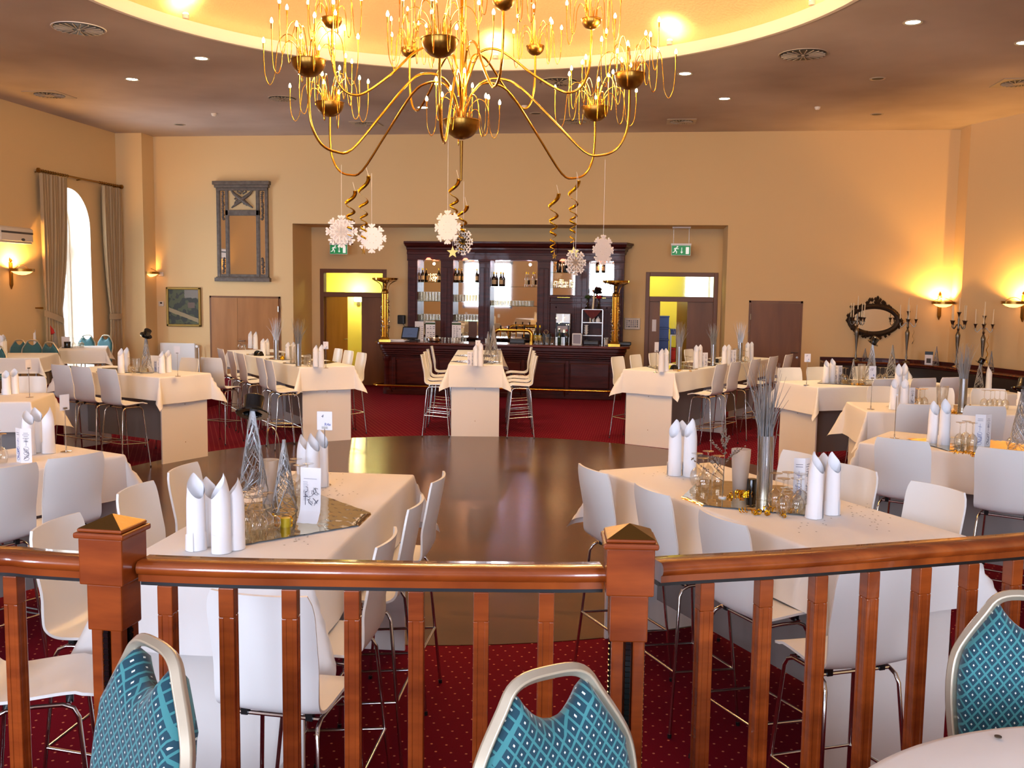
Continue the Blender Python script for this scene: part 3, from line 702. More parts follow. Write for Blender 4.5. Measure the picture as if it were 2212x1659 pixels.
def make_hat():
    t = thing('top_hat', 'x', 'hat')
    MB().lathe([(0, .1), (.048, .1), (.052, .096), (.047, .01), (.05, .004)], 28).build('crown', 'black_gloss', t)
    MB().lathe([(.046, .006), (.05, .002), (.08, .001), (.086, .006), (.08, .007), (.052, .009)], 28).build('brim', 'black_gloss', t)
    MB().lathe([(.0495, .012), (.0505, .014), (.0502, .03), (.049, .032)], 28).build('hat_band', 'black', t); return t
HAT = Proto(make_hat())
def hat(p, tilt, sc, lab, rz=0):
    o = HAT.put(p, rz, lab, None, sc); o.rotation_euler = (tilt[0], tilt[1], rz); return o
p = on('T1', 548, 1098); o = cone(CONE, .55, p, 543, 872, 'tall silver wire cone tree wearing a black top hat, left railing table'); hat((p.x, p.y, topz(541, 896, p.x, p.y)), (-.5, -.08), 1, 'black top hat tipped on the tall wire cone, left railing table')
p = on('T1', 615, 1104); cone(SCONE, .36, p, 604, 950, 'short silver wire cone tree beside the tall one, left railing table')
p = on('T4', 317, 806); cone(CONE, .55, p, 315, 722, 'silver wire cone tree with black hat on the window-side table'); hat((p.x, p.y, topz(316, 722, p.x, p.y)-.02), (.25, .55), .9, 'black top hat tipped on the wire cone, window-side table')
p = on('T6', 1054, 786); cone(CONE, .55, p, 1052, 716, 'left silver cone of the pair on the long table facing the bar')
p = on('T6', 1066, 784); cone(CONE, .55, p, 1063, 702, 'right silver cone of the pair on the long table facing the bar')
p = on('T8', 1842, 824); cone(SCONE, .36, p, 1842, 775, 'small pale wire cone, left of the two, table before the plain door')
p = on('T8', 1881, 823); cone(CONE, .55, p, 1881, 738, 'larger wire cone with black hat, table before the plain door'); hat((p.x, p.y, topz(1882, 738, p.x, p.y)-.02), (.3, .5), .9, 'black top hat askew on the wire cone before the oval mirror')
p = on('T10', 2200, 978); cone(CONE, .55, p, 2206, 838, 'silver wire cone with black hat at the right picture edge'); hat((p.x, p.y, topz(2206, 838, p.x, p.y)-.02), (-.2, .3), .9, 'black top hat on the wire cone at the right picture edge')
p = on('T8', 1925, 815); cone(SCONE, .36, p, 1925, 745, 'slim dark wire cone behind the hatted one, table before the plain door')
p = on('T5', 557, 768); hat(p, (1.3, .2), 1.0, 'black top hat lying on its side on the long table left of the bar', 1.0)
p = on('T7', 1456, 797); hat(p, (1.5, 0), .75, 'small black hat standing on its brim, long table right of the bar', .3)
p = on('T7', 1548, 783); hat(p, (0, 0), .6, 'tiny black hat between silver bundles, long table right of the bar')
p = on('T2', 1624, 1066); o = MB().lathe([(0, .085), (.026, .085), (.028, .08), (.03, .02), (.032, .006), (.032, 0), (0, 0)], 24).build('black_candle_cup', 'black_gloss', loc=p); tag(o, 'black glossy candle cup left of the silver bundle', 'candle cup')
# ---- bundles of silver grass
def make_grass(seed, n=70):
    q = random.Random(seed); t = thing('silver_grass', 'x', 'table decoration')
    MB().lathe([(0, 0), (.036, 0), (.037, .005), (.036, .02)], 20).build('holder', 'steel', t)
    mb = MB()
    for k in range(n):
        a, r = q.uniform(0, 2*PI), .034*math.sqrt(q.random()); x0, y0 = r*cos(a), r*sin(a); sp = q.uniform(.1, 1)**2; top = q.uniform(.42, .62)
        bx_, by_ = sp*.11*cos(a+q.uniform(-.5, .5)), sp*.11*sin(a+q.uniform(-.5, .5))
        mb.tube([(x0, y0, .01), (x0*1.02, y0*1.02, .18), (x0*1.05+bx_*.1, y0*1.05+by_*.1, .32), (x0+bx_*.4, y0+by_*.4, .32+(top-.32)*.5), (x0+bx_, y0+by_, top)], [.0032, .003, .0026, .0018, .0006], 4)
    mb.build('blades', 'silver_matt', t)
    mb = MB()
    for a in range(48): mb.box((.0365*cos(a*PI/24), .0365*sin(a*PI/24), .15), (.0035, .0035, .28), rz=a*PI/24)
    mb.build('sheath', 'silver', t, smooth=False); return t
GRASS = Proto(make_grass(5))
for key, px, yb, yt, lab in (('T2', 1650, 1080, 790, 'tall bundle of silver grass on the right railing table'), ('T5', 597, 777, 688, 'silver grass bundle, left of two on the long table left of the bar'), ('T5', 645, 791, 690, 'silver grass bundle, right of two on the long table left of the bar'),
                             ('T7', 1466, 797, 697, 'nearest silver grass bundle on the long table right of the bar'), ('T7', 1540, 785, 700, 'middle silver grass bundle on the long table right of the bar'), ('T7', 1598, 780, 697, 'farthest silver grass bundle on the long table right of the bar'),
                             ('T9', 2078, 886, 744, 'silver grass bundle on the oval mirror table')):
    p = on(key, px, yb); h = topz(px, yt, p.x, p.y)-p.z; k = h/.6; GRASS.put(p, R.uniform(0, 6), lab, None, (.5*(1+k), .5*(1+k), k))
# ---- glasses standing upside down, beakers, baubles
def make_glass():
    t = thing('wine_glass', 'x', 'glass')
    MB().lathe([(.029, 0), (.031, .002), (.037, .03), (.039, .05), (.034, .075), (.02, .094), (.006, .102), (.0042, .11)], 20).build('bowl', 'glass', t, angle=80)
    MB().lathe([(.0042, .11), (.0036, .13), (.0036, .165), (.005, .176), (.012, .181), (.033, .184), (.034, .186), (.012, .187), (0, .187)], 20).build('stem_and_foot', 'glass', t, angle=80); return t
GL = Proto(make_glass())
def glasses(key, lst, lab):
    lab = lab+TD[key]['ph']
    for x, y in lst: GL.put(on(key, x, y), R.uniform(0, 6), lab, lab.replace('upturned wine glass', 'upturned wine glasses'))
glasses('T1', [(540, 1146), (556, 1138), (575, 1150), (545, 1160), (562, 1158)], 'upturned wine glass beside the front napkins, ')
glasses('T1', [(627, 1070), (648, 1078), (665, 1074), (640, 1062)], 'upturned wine glass behind the folded menu, ')
glasses('T2', [(1504, 1046), (1518, 1058), (1528, 1040), (1550, 1052)], 'upturned wine glass beside the rear napkins, ')
glasses('T2', [(1674, 1096), (1690, 1110), (1700, 1094), (1720, 1110), (1728, 1098)], 'upturned wine glass before the front napkins, ')
glasses('T3', [(4, 1000), (-8, 992)], 'upturned wine glass left of the folded menu, ')
glasses('T4', [(283, 803), (288, 807)], 'upturned wine glass by the napkins, '); glasses('T5', [(519, 754), (527, 756), (650, 786), (668, 792), (676, 788)], 'upturned wine glass among the decoration, ')
glasses('T7', [(1482, 796), (1490, 798), (1557, 787), (1606, 781), (1612, 783)], 'upturned wine glass among the decoration, ')
glasses('T8', [(1820, 824), (1826, 826), (1900, 824), (1911, 824)], 'upturned wine glass among the cones, ')
glasses('T9', [(1974, 878), (1986, 880), (1996, 879)], 'upturned wine glass left of the beaker, '); glasses('T9', [(2125, 882), (2138, 883), (2147, 882), (2158, 883), (2170, 884)], 'upturned wine glass right of the silver bundle, ')
glasses('T10', [(2072, 965), (2085, 962), (2099, 966)], 'upturned wine glass beside the menu, ')
def beaker(key, px, yb, yt, m, lab, w=.05):
    p = on(key, px, yb); h = topz(px, yt, p.x, p.y)-p.z
    o = MB().lathe([(0, .003), (w*.72, .003), (w*.75, .006), (w*.98, h-.03), (w, h), (w-.003, h), (w*.96, h-.03), (w*.7, .01)], 28).build('beaker', m, loc=p, angle=60); tag(o, lab, 'beaker'); return p
beaker('T1', 583, 1088, 993, 'frost', 'frosted beaker between the two wire cones, left railing table')
beaker('T2', 1598, 1062, 970, 'frost', 'frosted beaker behind the silver twig, right railing table', .055)
beaker('T4', 295, 804, 774, 'clear_plastic', 'clear beaker left of the wire cone, window-side table'); beaker('T6', 1075, 786, 754, 'clear_plastic', 'clear beaker right of the cones, long table facing the bar')
beaker('T8', 1860, 824, 786, 'clear_plastic', 'clear beaker between the two cones, table before the plain door'); beaker('T9', 2034, 880, 834, 'clear_plastic', 'clear beaker left of the silver bundle, oval mirror table', .06)
beaker('T5', 632, 782, 748, 'clear_plastic', 'clear beaker left of the right silver bundle, long table left of the bar'); beaker('T7', 1590, 785, 753, 'clear_plastic', 'clear beaker at the farthest silver bundle, long table right of the bar')
p = on('T5', 664, 789); o = MB().lathe([(0, .003), (.05, .003), (.055, .15), (.053, .15), (.048, .008)], 24).build('jar', 'clear_plastic', loc=p); tag(o, 'glass jar of ice-like beads beside the end napkins, long table left of bar', 'jar')
mb = MB(); q = random.Random(2)
for k in range(60):
    a, r = q.uniform(0, 6.28), .044*math.sqrt(q.random()); mb.lathe([(0, -.008), (.009, 0), (0, .008)], 6, (r*cos(a), r*sin(a), q.uniform(.014, .12)))
o = mb.build('beads', 'glass', loc=p); tag(o, 'clear glass beads filling the jar', 'beads', kind='stuff')
def bauble(key, px, yb, r, m, lab):
    p = on(key, px, yb); t = thing('bauble', lab, 'bauble', p, R.uniform(0, 6))
    MB().lathe([(r*sin(PI*k/14), r-r*cos(PI*k/14)) for k in range(15)], 24).build('ball', m, t, angle=180)
    MB().lathe([(.006, 2*r-.004), (.006, 2*r+.006), (0, 2*r+.006)], 10).build('bauble_cap', 'gold_foil', t)
bauble('T1', 590, 1146, .038, 'glass', 'clear glass bauble near the yellow cup, left railing table'); bauble('T8', 1864, 828, .034, 'glass', 'clear bauble before the cones, table before the plain door')
bauble('T10', 2186, 968, .042, 'glass', 'clear glass bauble beside the hatted cone, near right-edge table'); bauble('T9', 2095, 888, .03, 'black_gloss', 'black bauble right of the silver bundle, oval mirror table')
bauble('T9', 2112, 890, .022, 'black_gloss', 'smaller black bauble right of the silver bundle, oval mirror table')
bauble('T5', 610, 778, .035, 'gold_foil', 'golden bauble, left of two on the long table left of the bar'); bauble('T5', 618, 772, .035, 'gold_foil', 'golden bauble, right of two on the long table left of the bar')
p = on('T1', 617, 1140); o = MB().lathe([(0, .05), (.02, .05), (.024, .048), (.024, .006), (.018, 0), (0, 0)], 20).build('tealight_cup', 'yellow', loc=p); tag(o, 'small yellow tealight cup below the short wire cone', 'tealight cup')
# ---- curled ribbon
def curls(key, px, py, n, m, lab, rr=.05, seed=1):
    q = random.Random(seed); p = on(key, px, py); mb = MB()
    for k in range(n):
        x, y, a = q.uniform(-rr*2, rr*2), q.uniform(-rr, rr), q.uniform(0, 6.28); r = q.uniform(.008, .016); L = q.uniform(.04, .09); N = 26
        pts = [(x+cos(a)*L*i/N+r*cos(i*.75)*sin(a), y+sin(a)*L*i/N-r*cos(i*.75)*cos(a), r+.002+r*sin(i*.75)) for i in range(N+1)]
        mb.tube(pts, .003, 4, flat=.25)
    o = mb.build('ribbon_curls', m, loc=p); tag(o, lab, 'ribbon curls', kind='stuff')
curls('T2', 1660, 1112, 10, 'gold_foil', 'golden curled ribbon on the mirror foil, right railing table'); curls('T2', 1600, 1072, 5, 'gold_foil', 'golden curl trailing by the twig, right railing table', .025, 9)
curls('T10', 2125, 985, 10, 'gold_foil', 'golden curled ribbon before the menu, near right-edge table', .06, 3); curls('T1', 600, 1128, 4, 'gold_foil', 'golden ribbon curl by the bauble, left railing table', .03, 4)
curls('T9', 2040, 892, 6, 'gold_foil', 'golden curls before the beaker, oval mirror table', .06, 5); curls('T8', 1850, 832, 6, 'gold_foil', 'golden curls before the cones, table before the plain door', .05, 6); curls('T7', 1474, 802, 6, 'gold_foil', 'golden curls by the first silver bundle, long table right of the bar', .05, 7)
p = on('T1', 604, 1096); h = .34                       # loose silver ribbon springing from the short cone
o = MB().tube([(p.x+.03*sin(t*5)-.02*t, p.y-.08*sin(t*3), p.z+.18+.25*sin(t*2.6)) for t in [i/24 for i in range(25)]], .005, 6, flat=.15).build('silver_ribbon', 'silver'); tag(o, 'loose silver ribbon looping from the short wire cone', 'ribbon')
# ---- silver twig in a white foot
p = on('T2', 1560, 1078); t = thing('silver_twig', 'frosted silver twig standing in a small white foot, right railing table', 'table decoration', p)
MB().lathe([(0, .014), (.02, .014), (.022, .01), (.022, 0), (0, 0)], 20).build('foot', 'white_paint', t)
mb = MB(); q = random.Random(12); H_ = topz(1575, 925, p.x, p.y)-p.z; mb.tube([(0, 0, .01), (.004, 0, H_*.5), (.012, 0, H_)], [.003, .0022, .001], 5); tips = []
for k in range(9):
    z = H_*(.25+.075*k); a = q.uniform(0, 6.28); L = .16*(1.1-k/10); e = (cos(a)*L, sin(a)*L*.6, z+L*.7); mb.tube([(.004, 0, z), (e[0]*.5, e[1]*.5, z+L*.3), e], [.002, .0015, .0008], 4); tips.append(((.004, 0, z), e))
tips.append(((.004, 0, H_*.5), (.012, 0, H_)))
mb.build('branch', 'pewter', t)
mb = MB()
for a, b in tips:
    for k in range(22):
        f_ = q.uniform(.25, 1); c = [a[i]+(b[i]-a[i])*f_+q.uniform(-.007, .007) for i in range(3)]; mb.lathe([(0, -.005), (.005, 0), (0, .005)], 5, c)
mb.build('frosting', 'silver', t)
# ---- mirror foil laid across tables
def foil(key, along, w, l, m, lab, rot=PI/4, dx=0):
    T = TD[key]; W = TW; N = 25; vs = []
    for i in range(N):
        for j in range(N):
            u, v = (i/(N-1)-.5)*w, (j/(N-1)-.5)*l; a = u*cos(rot)-v*sin(rot)+dx; b = u*sin(rot)+v*cos(rot)
            d_ = max(0, abs(a)-W/2-.004); aa = math.copysign(min(abs(a), W/2+.006+d_*.10), a); vs.append((aa, b, .004-d_*.98+.0016*sin(i*2.1+j*1.3)*(0 if d_ else 1)))
    c = T['o']+T['d']*along
    o = MB().add(vs, [(i*N+j, (i+1)*N+j, (i+1)*N+j+1, i*N+j+1) for i in range(N-1) for j in range(N-1)]).build('foil_runner', m, loc=(c.x, c.y, T['z']+.002), rz=T['ang']-PI/2, angle=180)
    tag(o, lab, 'table runner')
foil('T1', 1.18, .75, .75, 'foil_mirror', 'golden mirror foil across the left railing table, corners over the edges'); foil('T2', 1.0, .72, .72, 'foil_mirror', 'golden mirror foil across the right railing table, corners over the edges')
foil('T4', 1.1, .74, .74, 'foil_mirror', 'mirror foil across the window-side table, one corner hanging'); foil('T10', .75, .74, .74, 'foil_mirror', 'mirror foil across the near right-edge table, one corner hanging')
foil('T9', .8, .74, .74, 'foil_mirror', 'mirror foil across the oval mirror table'); foil('T8', .8, .72, .72, 'foil_mirror', 'mirror foil across the table before the plain door')
for i, a in enumerate((.75, 1.65, 2.75)): foil('T5', a, .66, .66, 'foil_mirror', 'mirror foil, %s from the dance floor on the long table left of the bar' % ORD[i]); foil('T7', a, .66, .66, 'foil_mirror', 'mirror foil, %s from the dance floor on the long table right of the bar' % ORD[i])
foil('T6', .55, .6, .6, 'silver_foil', 'crinkled silver foil, nearer one on the long table facing the bar'); foil('T6', 1.9, .6, .6, 'silver_foil', 'crinkled silver foil, farther one on the long table facing the bar')
# ---- confetti
def confetti(key, pts, n, lab, seed):
    q = random.Random(seed); mb = MB()
    for k in range(n):
        x, y = q.choice(pts); p = on(key, x+q.gauss(0, 26), y+q.gauss(0, 9)); a = q.uniform(0, 6); rx = .005
        mb.add([(p.x+rx*cos(a+i*PI/3), p.y+rx*sin(a+i*PI/3), p.z+.002) for i in range(6)], [tuple(range(6))])
    o = mb.build('confetti', 'pewter', smooth=False); tag(o, lab, 'confetti', kind='stuff')
confetti('T1', [(735, 1035), (640, 1165), (725, 1060)], 44, 'small dark confetti strewn on the left railing table', 1)
confetti('T2', [(1420, 1025), (1860, 1115), (1880, 1130), (1750, 1130), (1840, 1100)], 60, 'small dark confetti strewn on the right railing table', 2)
# ---- folded menus and table cards on chrome stands
def menu(key, px, yb, yt, rz, lab, w=.105, style=0, lines=True):
    p = on(key, px, yb); h = topz(px, yt, p.x, p.y)-p.z; t = thing('menu_card', lab, 'menu', p, rz)
    if style == 1:                                      # one tall sheet with a folded foot
        f = MB().slab(2, 9, lambda u, v: ((u-.5)*w, -.05+.05*min(1, v*3.6) if v < .28 else .0+.012*(v-.28), max(.002, (v-.05)*h/.95 if v > .05 else .002)), .001).build('sheet', 'paper', t, angle=20)
        q = random.Random(4); y = -.0022
        def ln(x0, x1, z, th=.0016, m='print_grey'): return (x0, x1, z, th, m)
        mb = MB()
        for k in range(9): z = h*(.74-.028*k); mb.b2(-.036, -.036+q.uniform(.02, .034), y, y-.0006, z, z+.0014)
        for k in range(5): z = h*(.52-.028*k); mb.b2(-.036, -.036+q.uniform(.02, .03), y, y-.0006, z, z+.0014)
        mb.b2(-.032, .034, y, y-.0006, h*.80, h*.80+.002); mb.build('print', 'print_grey', t, smooth=False)
        mb = MB()
        for k in range(10):
            x, z = q.uniform(-.04, .04), h*q.uniform(.34, .62); mb.tube([(x+.012*sin(i*1.1+k), y-.0004, z+.016*cos(i*.9+k*2)) for i in range(6)], .0009, 4)
        mb.tube([(-.026, y-.0004, h*.32), (-.026, y-.0004, h*.52)], .0012, 4); mb.tube([(-.036, y-.0004, h*.47), (-.014, y-.0004, h*.48)], .0012, 4); mb.build('drawing', 'ink', t)
        return t
    k = .42
    for s_ in (-1, 1):
        M = Matrix.Translation((0, .03, 0)) @ Matrix.Rotation(s_*k, 4, 'Z')
        f = MB().b2(0, s_*w*.55, -.0008, .0008, .001, h, M=M).build('leaf', 'paper', t, smooth=False)
        q = random.Random(7+s_); mb = MB()
        for i in range(6 if s_ > 0 else 2): z = h*(.86-.05*i); c = s_*w*.275; l = q.uniform(.012, .02); mb.b2(c-l, c+l, -.0016, -.0009, z, z+.0022, M=M)
        mb.build('print', 'ink', f, smooth=False); mb = MB(); c = s_*w*.28
        for i in range(7): mb.tube([M @ V((c+.017*sin(i*2+j*1.2), -.0014, h*(.12+.05*i)+.012*cos(j*1.1+i))) for j in range(6)], .0010, 4)
        mb.tube([M @ V((c, -.0014, h*.5)), M @ V((c, -.0014, h*.72))], .0011, 4); mb.tube([M @ V((c-.012, -.0014, h*.64)), M @ V((c+.012, -.0014, h*.62))], .0011, 4)
        mb.build('drawing', 'ink_blue' if s_ < 0 else 'ink', f)
    return t
menu('T1', 671, 1128, 1011, -.08, 'tall single-sheet menu leaning among the glasses, left railing table', .105, 1)
menu('T2', 1742, 1094, 992, .4, 'folded white menu behind the front napkins, right railing table'); menu('T3', 38, 1002, 927, -.15, 'folded menu with blue drawing, near left-edge table', .12)
menu('T4', 337, 804, 780, 0, 'small folded menu between cone and napkins, window-side table'); menu('T6', 1018, 790, 760, .3, 'folded menu left of the napkins, long table facing the bar')
menu('T7', 1521, 793, 762, 0, 'folded menu, nearer of two on the long table right of the bar'); menu('T7', 1583, 786, 756, 0, 'folded menu, farther of two on the long table right of the bar')
menu('T8', 1811, 824, 790, 0, 'folded menu right of the napkins, table before the plain door'); menu('T10', 2131, 968, 897, .25, 'folded menu before a grey stool back, near right-edge table', .13); menu('T9', 1966, 884, 838, 0, 'folded menu right of the napkins, oval mirror table')
def card(key, px, yb, cx, cy0, cy1, num, sub, lab, rz=0, w=.075):
    p = on(key, px, yb); z1, z0 = topz(cx, cy0, p.x, p.y)-p.z, topz(cx, cy1, p.x, p.y)-p.z; t = thing('table_number_stand', lab, 'table number', p, rz)
    MB().lathe([(0, .006), (.01, .006), (.034, .004), (.036, .002), (.036, 0), (0, 0)], 24).build('base', 'chrome', t)
    mb = MB(); mb.cyl((0, 0, .004), (0, 0, .035), .005, n=10); mb.cyl((0, 0, .03), (0, 0, z0+.012), .0026, n=8); mb.build('rod', 'chrome', t)
    MB().box((0, -.003, z0+.014), (.03, .008, .012)).build('clip', 'steel', t, smooth=False)
    c = MB().b2(-w/2, w/2, .0004, .0012, z0, z1).build('card', 'paper', t, smooth=False)
    if num: text(num, (z1-z0)*.24, 'number', 'ink', c, (-w*.16, -.0004, z0+(z1-z0)*.74), (PI/2, 0, 0), shear=.25)
    if sub: text(sub, (z1-z0)*.22, 'handwriting', 'ink_blue', c, (w*.2, -.0004, z0+(z1-z0)*.30), (PI/2, 0, 0))
card('T1', 702, 1048, 700, 889, 929, '4', 'R4e', 'chrome stand holding a white card numbered 4, left railing table', .05, .088)
card('T3', 143, 976, 146, 852, 886, '', '', 'chrome table stand with a card seen edge-on, near left-edge table', 1.25); card('T0', 64, 858, 63, 776, 798, '', '', 'chrome table stand with a card seen edge-on, far left-edge table', 1.4)
card('T4', 384, 813, 384, 748, 765, '', '', 'chrome stand with a small cream card, window-side table'); card('T5', 704, 795, 703, 738, 754, '2', 'R', 'chrome stand with a pale card, long table left of the bar')
card('T6', 1032, 788, 1034, 735, 756, '1', 'R', 'chrome stand with a pinkish card, long table facing the bar'); card('T7', 1417, 805, 1418, 739, 760, '', '', 'chrome stand with a narrow pale card, long table right of the bar', .7)
card('T8', 1742, 832, 1742, 764, 782, '17', 'R', 'chrome stand with a card numbered 17, table before the plain door'); card('T9', 1881, 884, 1889, 791, 820, '13', 'R', 'chrome stand with a tilted card numbered 13, oval mirror table', .3)
card('T10', 1932, 947, 1934, 826, 856, '', '', 'chrome table stand with a card seen edge-on, near right-edge table', 1.3)
# ================================================================ bar recess
YB, YC = 20.95, 19.75
bx_ = lambda px, Y=YB: ony(px, 640, Y).x
bz_ = lambda py, Y=YB, px=1100: ony(px, py, Y).z
cab = thing('back_bar_cabinet', 'tall dark mahogany back bar cabinet with mirrors and glass shelves behind the counter', 'cabinet', (0, 0, 0))
XL, XR, ZT = bx_(880), bx_(1347), bz_(549)
MB().b2(XL, XR, 21.33, 21.38, .02, ZT).build('back_panel', 'bar_wood', cab, smooth=False)
MB().b2(XL, XR, 20.99, 21.33, .02, .98).build('base_cupboard', 'bar_wood', cab, smooth=False, bev=.01)
for a, b in ((880, 901), (951, 978), (1033, 1058), (1160, 1188), (1241, 1271), (1325, 1347)):
    xa, xb = bx_(a), bx_(b); m = (xa+xb)/2; mb = MB(); mb.b2(xa, xb, YB+.03, 21.33, .98, ZT); mb.b2(xa-.01, xb+.01, YB+.005, YB+.06, ZT-.16, ZT); mb.b2(xa+.04, xb-.04, YB+.012, YB+.04, 1.05, ZT-.3)
    if b-a > 24: mb.b2(m-.012, m+.012, YB-.002, YB+.03, 1.1, ZT-.32)
    mb.build('pilaster', 'bar_wood', cab, smooth=False, bev=.006)
mb = MB(); mb.b2(XL, XR, YB, 21.33, bz_(562), ZT+.02); mb.b2(XL-.01, XR+.01, YB-.03, 21.33, ZT-.02, ZT+.04); mb.build('frieze', 'bar_wood', cab, smooth=False, bev=.006)
zc0, zc1 = ZT+.02, bz_(523); hC = zc1-zc0
cp_ = [(0, 0), (.03, 0), (.04, .25*hC), (.07, .3*hC), (.07, .45*hC), (.10, .55*hC), (.14, .6*hC), (.16, .8*hC), (.19, .84*hC), (.19, hC), (-.3, hC), (-.3, 0)]
xa, xb = bx_(1026), bx_(1203)
MB().sweep(cp_, [(XL, 21.36), (XL, YB+.02), (xa, YB+.02), (xa, YB-.06), (xb, YB-.06), (xb, YB+.02), (XR, YB+.02), (XR, 21.36)], M=Matrix.Translation((0, 0, zc0))).build('cornice', 'bar_wood', cab, angle=30)
MB().b2(XL, XR, YB+.05, 21.36, zc1-.03, zc1-.005).build('cabinet_top', 'bar_wood', cab, smooth=False)
bays = [(901, 951, 562, 742), (978, 1033, 562, 742), (1058, 1160, 562, 742), (1188, 1241, 562, 636), (1271, 1325, 562, 636)]
for i, (a, b, t_, bt) in enumerate(bays):
    x0_, x1_, z0_, z1_ = bx_(a), bx_(b), bz_(bt), bz_(t_)
    MB().b2(x0_, x1_, 21.30, 21.328, z0_, z1_).build('mirror_panel', 'mirror', cab, smooth=False)
    for sy in ((611, 653, 695) if i < 2 else (619, 661) if i == 2 else (587, 620)):
        MB().b2(x0_-.06, x1_+.06, 21.02, 21.30, bz_(sy)-.008, bz_(sy)).build('glass_shelf', 'shelf_glass', cab, smooth=False)
    if i != 2:
        xm = (x0_+x1_)/2; MB().lathe([(0, .05), (.035, .045), (.07, 0)], 20, (xm, YB-.02, z1_-.01)).build('picture_lamp', 'shelf_lamp', cab)
        point('cabinet_lamp', (xm, 21.1, z1_-.08), 5, (255, 180, 130), .03)
    else:
        for dx in (-.3, .3): point('cabinet_lamp', ((x0_+x1_)/2+dx, 21.1, z1_-.08), 4, (230, 210, 255), .03)
x0_, x1_ = bx_(1188), bx_(1325); zz = bz_(640)
mb = MB(); mb.b2(x0_, x1_, YB+.06, 21.33, .98, zz); mb.b2(x0_-.02, x1_+.02, YB-.02, YB+.1, zz-.02, zz+.03); mb.b2(x0_-.02, x1_+.02, YB, YB+.1, zz-.14, zz-.1); mb.build('lower_panel', 'bar_wood', cab, smooth=False, bev=.008)
mb = MB(); m0, m1 = x0_+.12, x1_-.12
mb.b2(m0, m1, YB+.045, YB+.07, zz-.24, zz-.21); mb.b2(m0, m0+.03, YB+.045, YB+.07, 1.0, zz-.21); mb.b2(m1-.03, m1, YB+.045, YB+.07, 1.0, zz-.21); mb.build('panel_moulding', 'bar_wood', cab, smooth=False)
for m_ in (x0_+.3, x1_-.3): MB().b2(m_-.14, m_+.14, YB-.026, YB-.015, zz-.012, zz-.004).build('brass_line', 'brass', cab, smooth=False)
# ---- counter
bar = thing('bar_counter', 'long dark mahogany bar counter with rounded ends and brass foot rail', 'bar', (0, 0, 0))
CL, CR, CT = ony(809, 745, YC).x, ony(1361, 745, YC).x, 1.11
def roundend(x0, x1, y0, y1, r, n=8):
    p = [(x0, y1)]
    p += [(x0+r-r*cos(PI/2*k/n), y0+r-r*sin(PI/2*k/n)) for k in range(n+1)]; p += [(x1-r+r*sin(PI/2*k/n), y0+r-r*cos(PI/2*k/n)) for k in range(n+1)]
    return p+[(x1, y1)]
TZ = lambda z: Matrix.Translation((0, 0, z))
MB().prism(roundend(CL, CR, YC-.12, 20.4, .22), .05, TZ(CT-.05)).build('worktop', 'bar_top', bar, bev=.012)
mb = MB()
for k, (o, z, h) in enumerate(((.02, .98, .075), (.04, .93, .045), (.06, .885, .04), (.08, .84, .04), (.11, .8, .035))): mb.prism(roundend(CL+.05+o, CR-.05-o, YC-.1+o, 20.35, .2), h, TZ(z))
mb.build('fascia_moulding', 'bar_wood', bar, bev=.008)
MB().prism(roundend(CL+.2, CR-.2, YC+.04, 20.3, .12), .72, TZ(.08)).build('front_body', 'bar_wood', bar, bev=.006)
n_ = 5; xx0, xx1 = CL+.42, CR-.36; wd = (xx1-xx0)/n_
for k in range(n_):
    a = xx0+wd*k; mb = MB(); mb.b2(a+.05, a+wd-.05, YC+.015, YC+.05, .22, .74, 0); pb = mb.build('raised_panel', 'bar_wood', bar, smooth=False, bev=.02)
for k in range(n_+1): MB().b2(xx0+wd*k-.035, xx0+wd*k+.035, YC+.0, YC+.05, .1, .79).build('stile', 'bar_wood', bar, smooth=False, bev=.008)
for x in (CL+.26, CR-.26): MB().lathe([(.0, 0), (.1, 0), (.1, .1), (.075, .13), (.075, .68), (.1, .72), (.1, .8), (0, .8)], 20, (x, YC+.1, 0)).build('corner_column', 'bar_wood', bar)
MB().prism(roundend(CL+.16, CR-.16, YC-.02, 20.3, .14), .1, TZ(0)).build('plinth', 'bar_wood', bar, bev=.01)
fr = [(CL+.12, YC+.25, .2), (CL+.02, YC+.1, .2), (CL+.0, YC-.05, .2), (CL+.06, YC-.16, .2), (CL+.2, YC-.2, .2), (CL+.6, YC-.2, .2), (CR-.5, YC-.2, .2), (CR-.2, YC-.2, .2), (CR-.05, YC-.1, .2), (CR-.02, YC+.1, .2)]
f_ = MB().tube(fr, .024, 10).build('foot_rail', 'brass', bar)
for k in range(6): x = CL+.4+(CR-CL-.8)*k/5; MB().tube([(x, YC-.2, .2), (x, YC-.12, .1), (x, YC-.03, .06)], .012, 6).build('rail_bracket', 'brass_dark', f_)
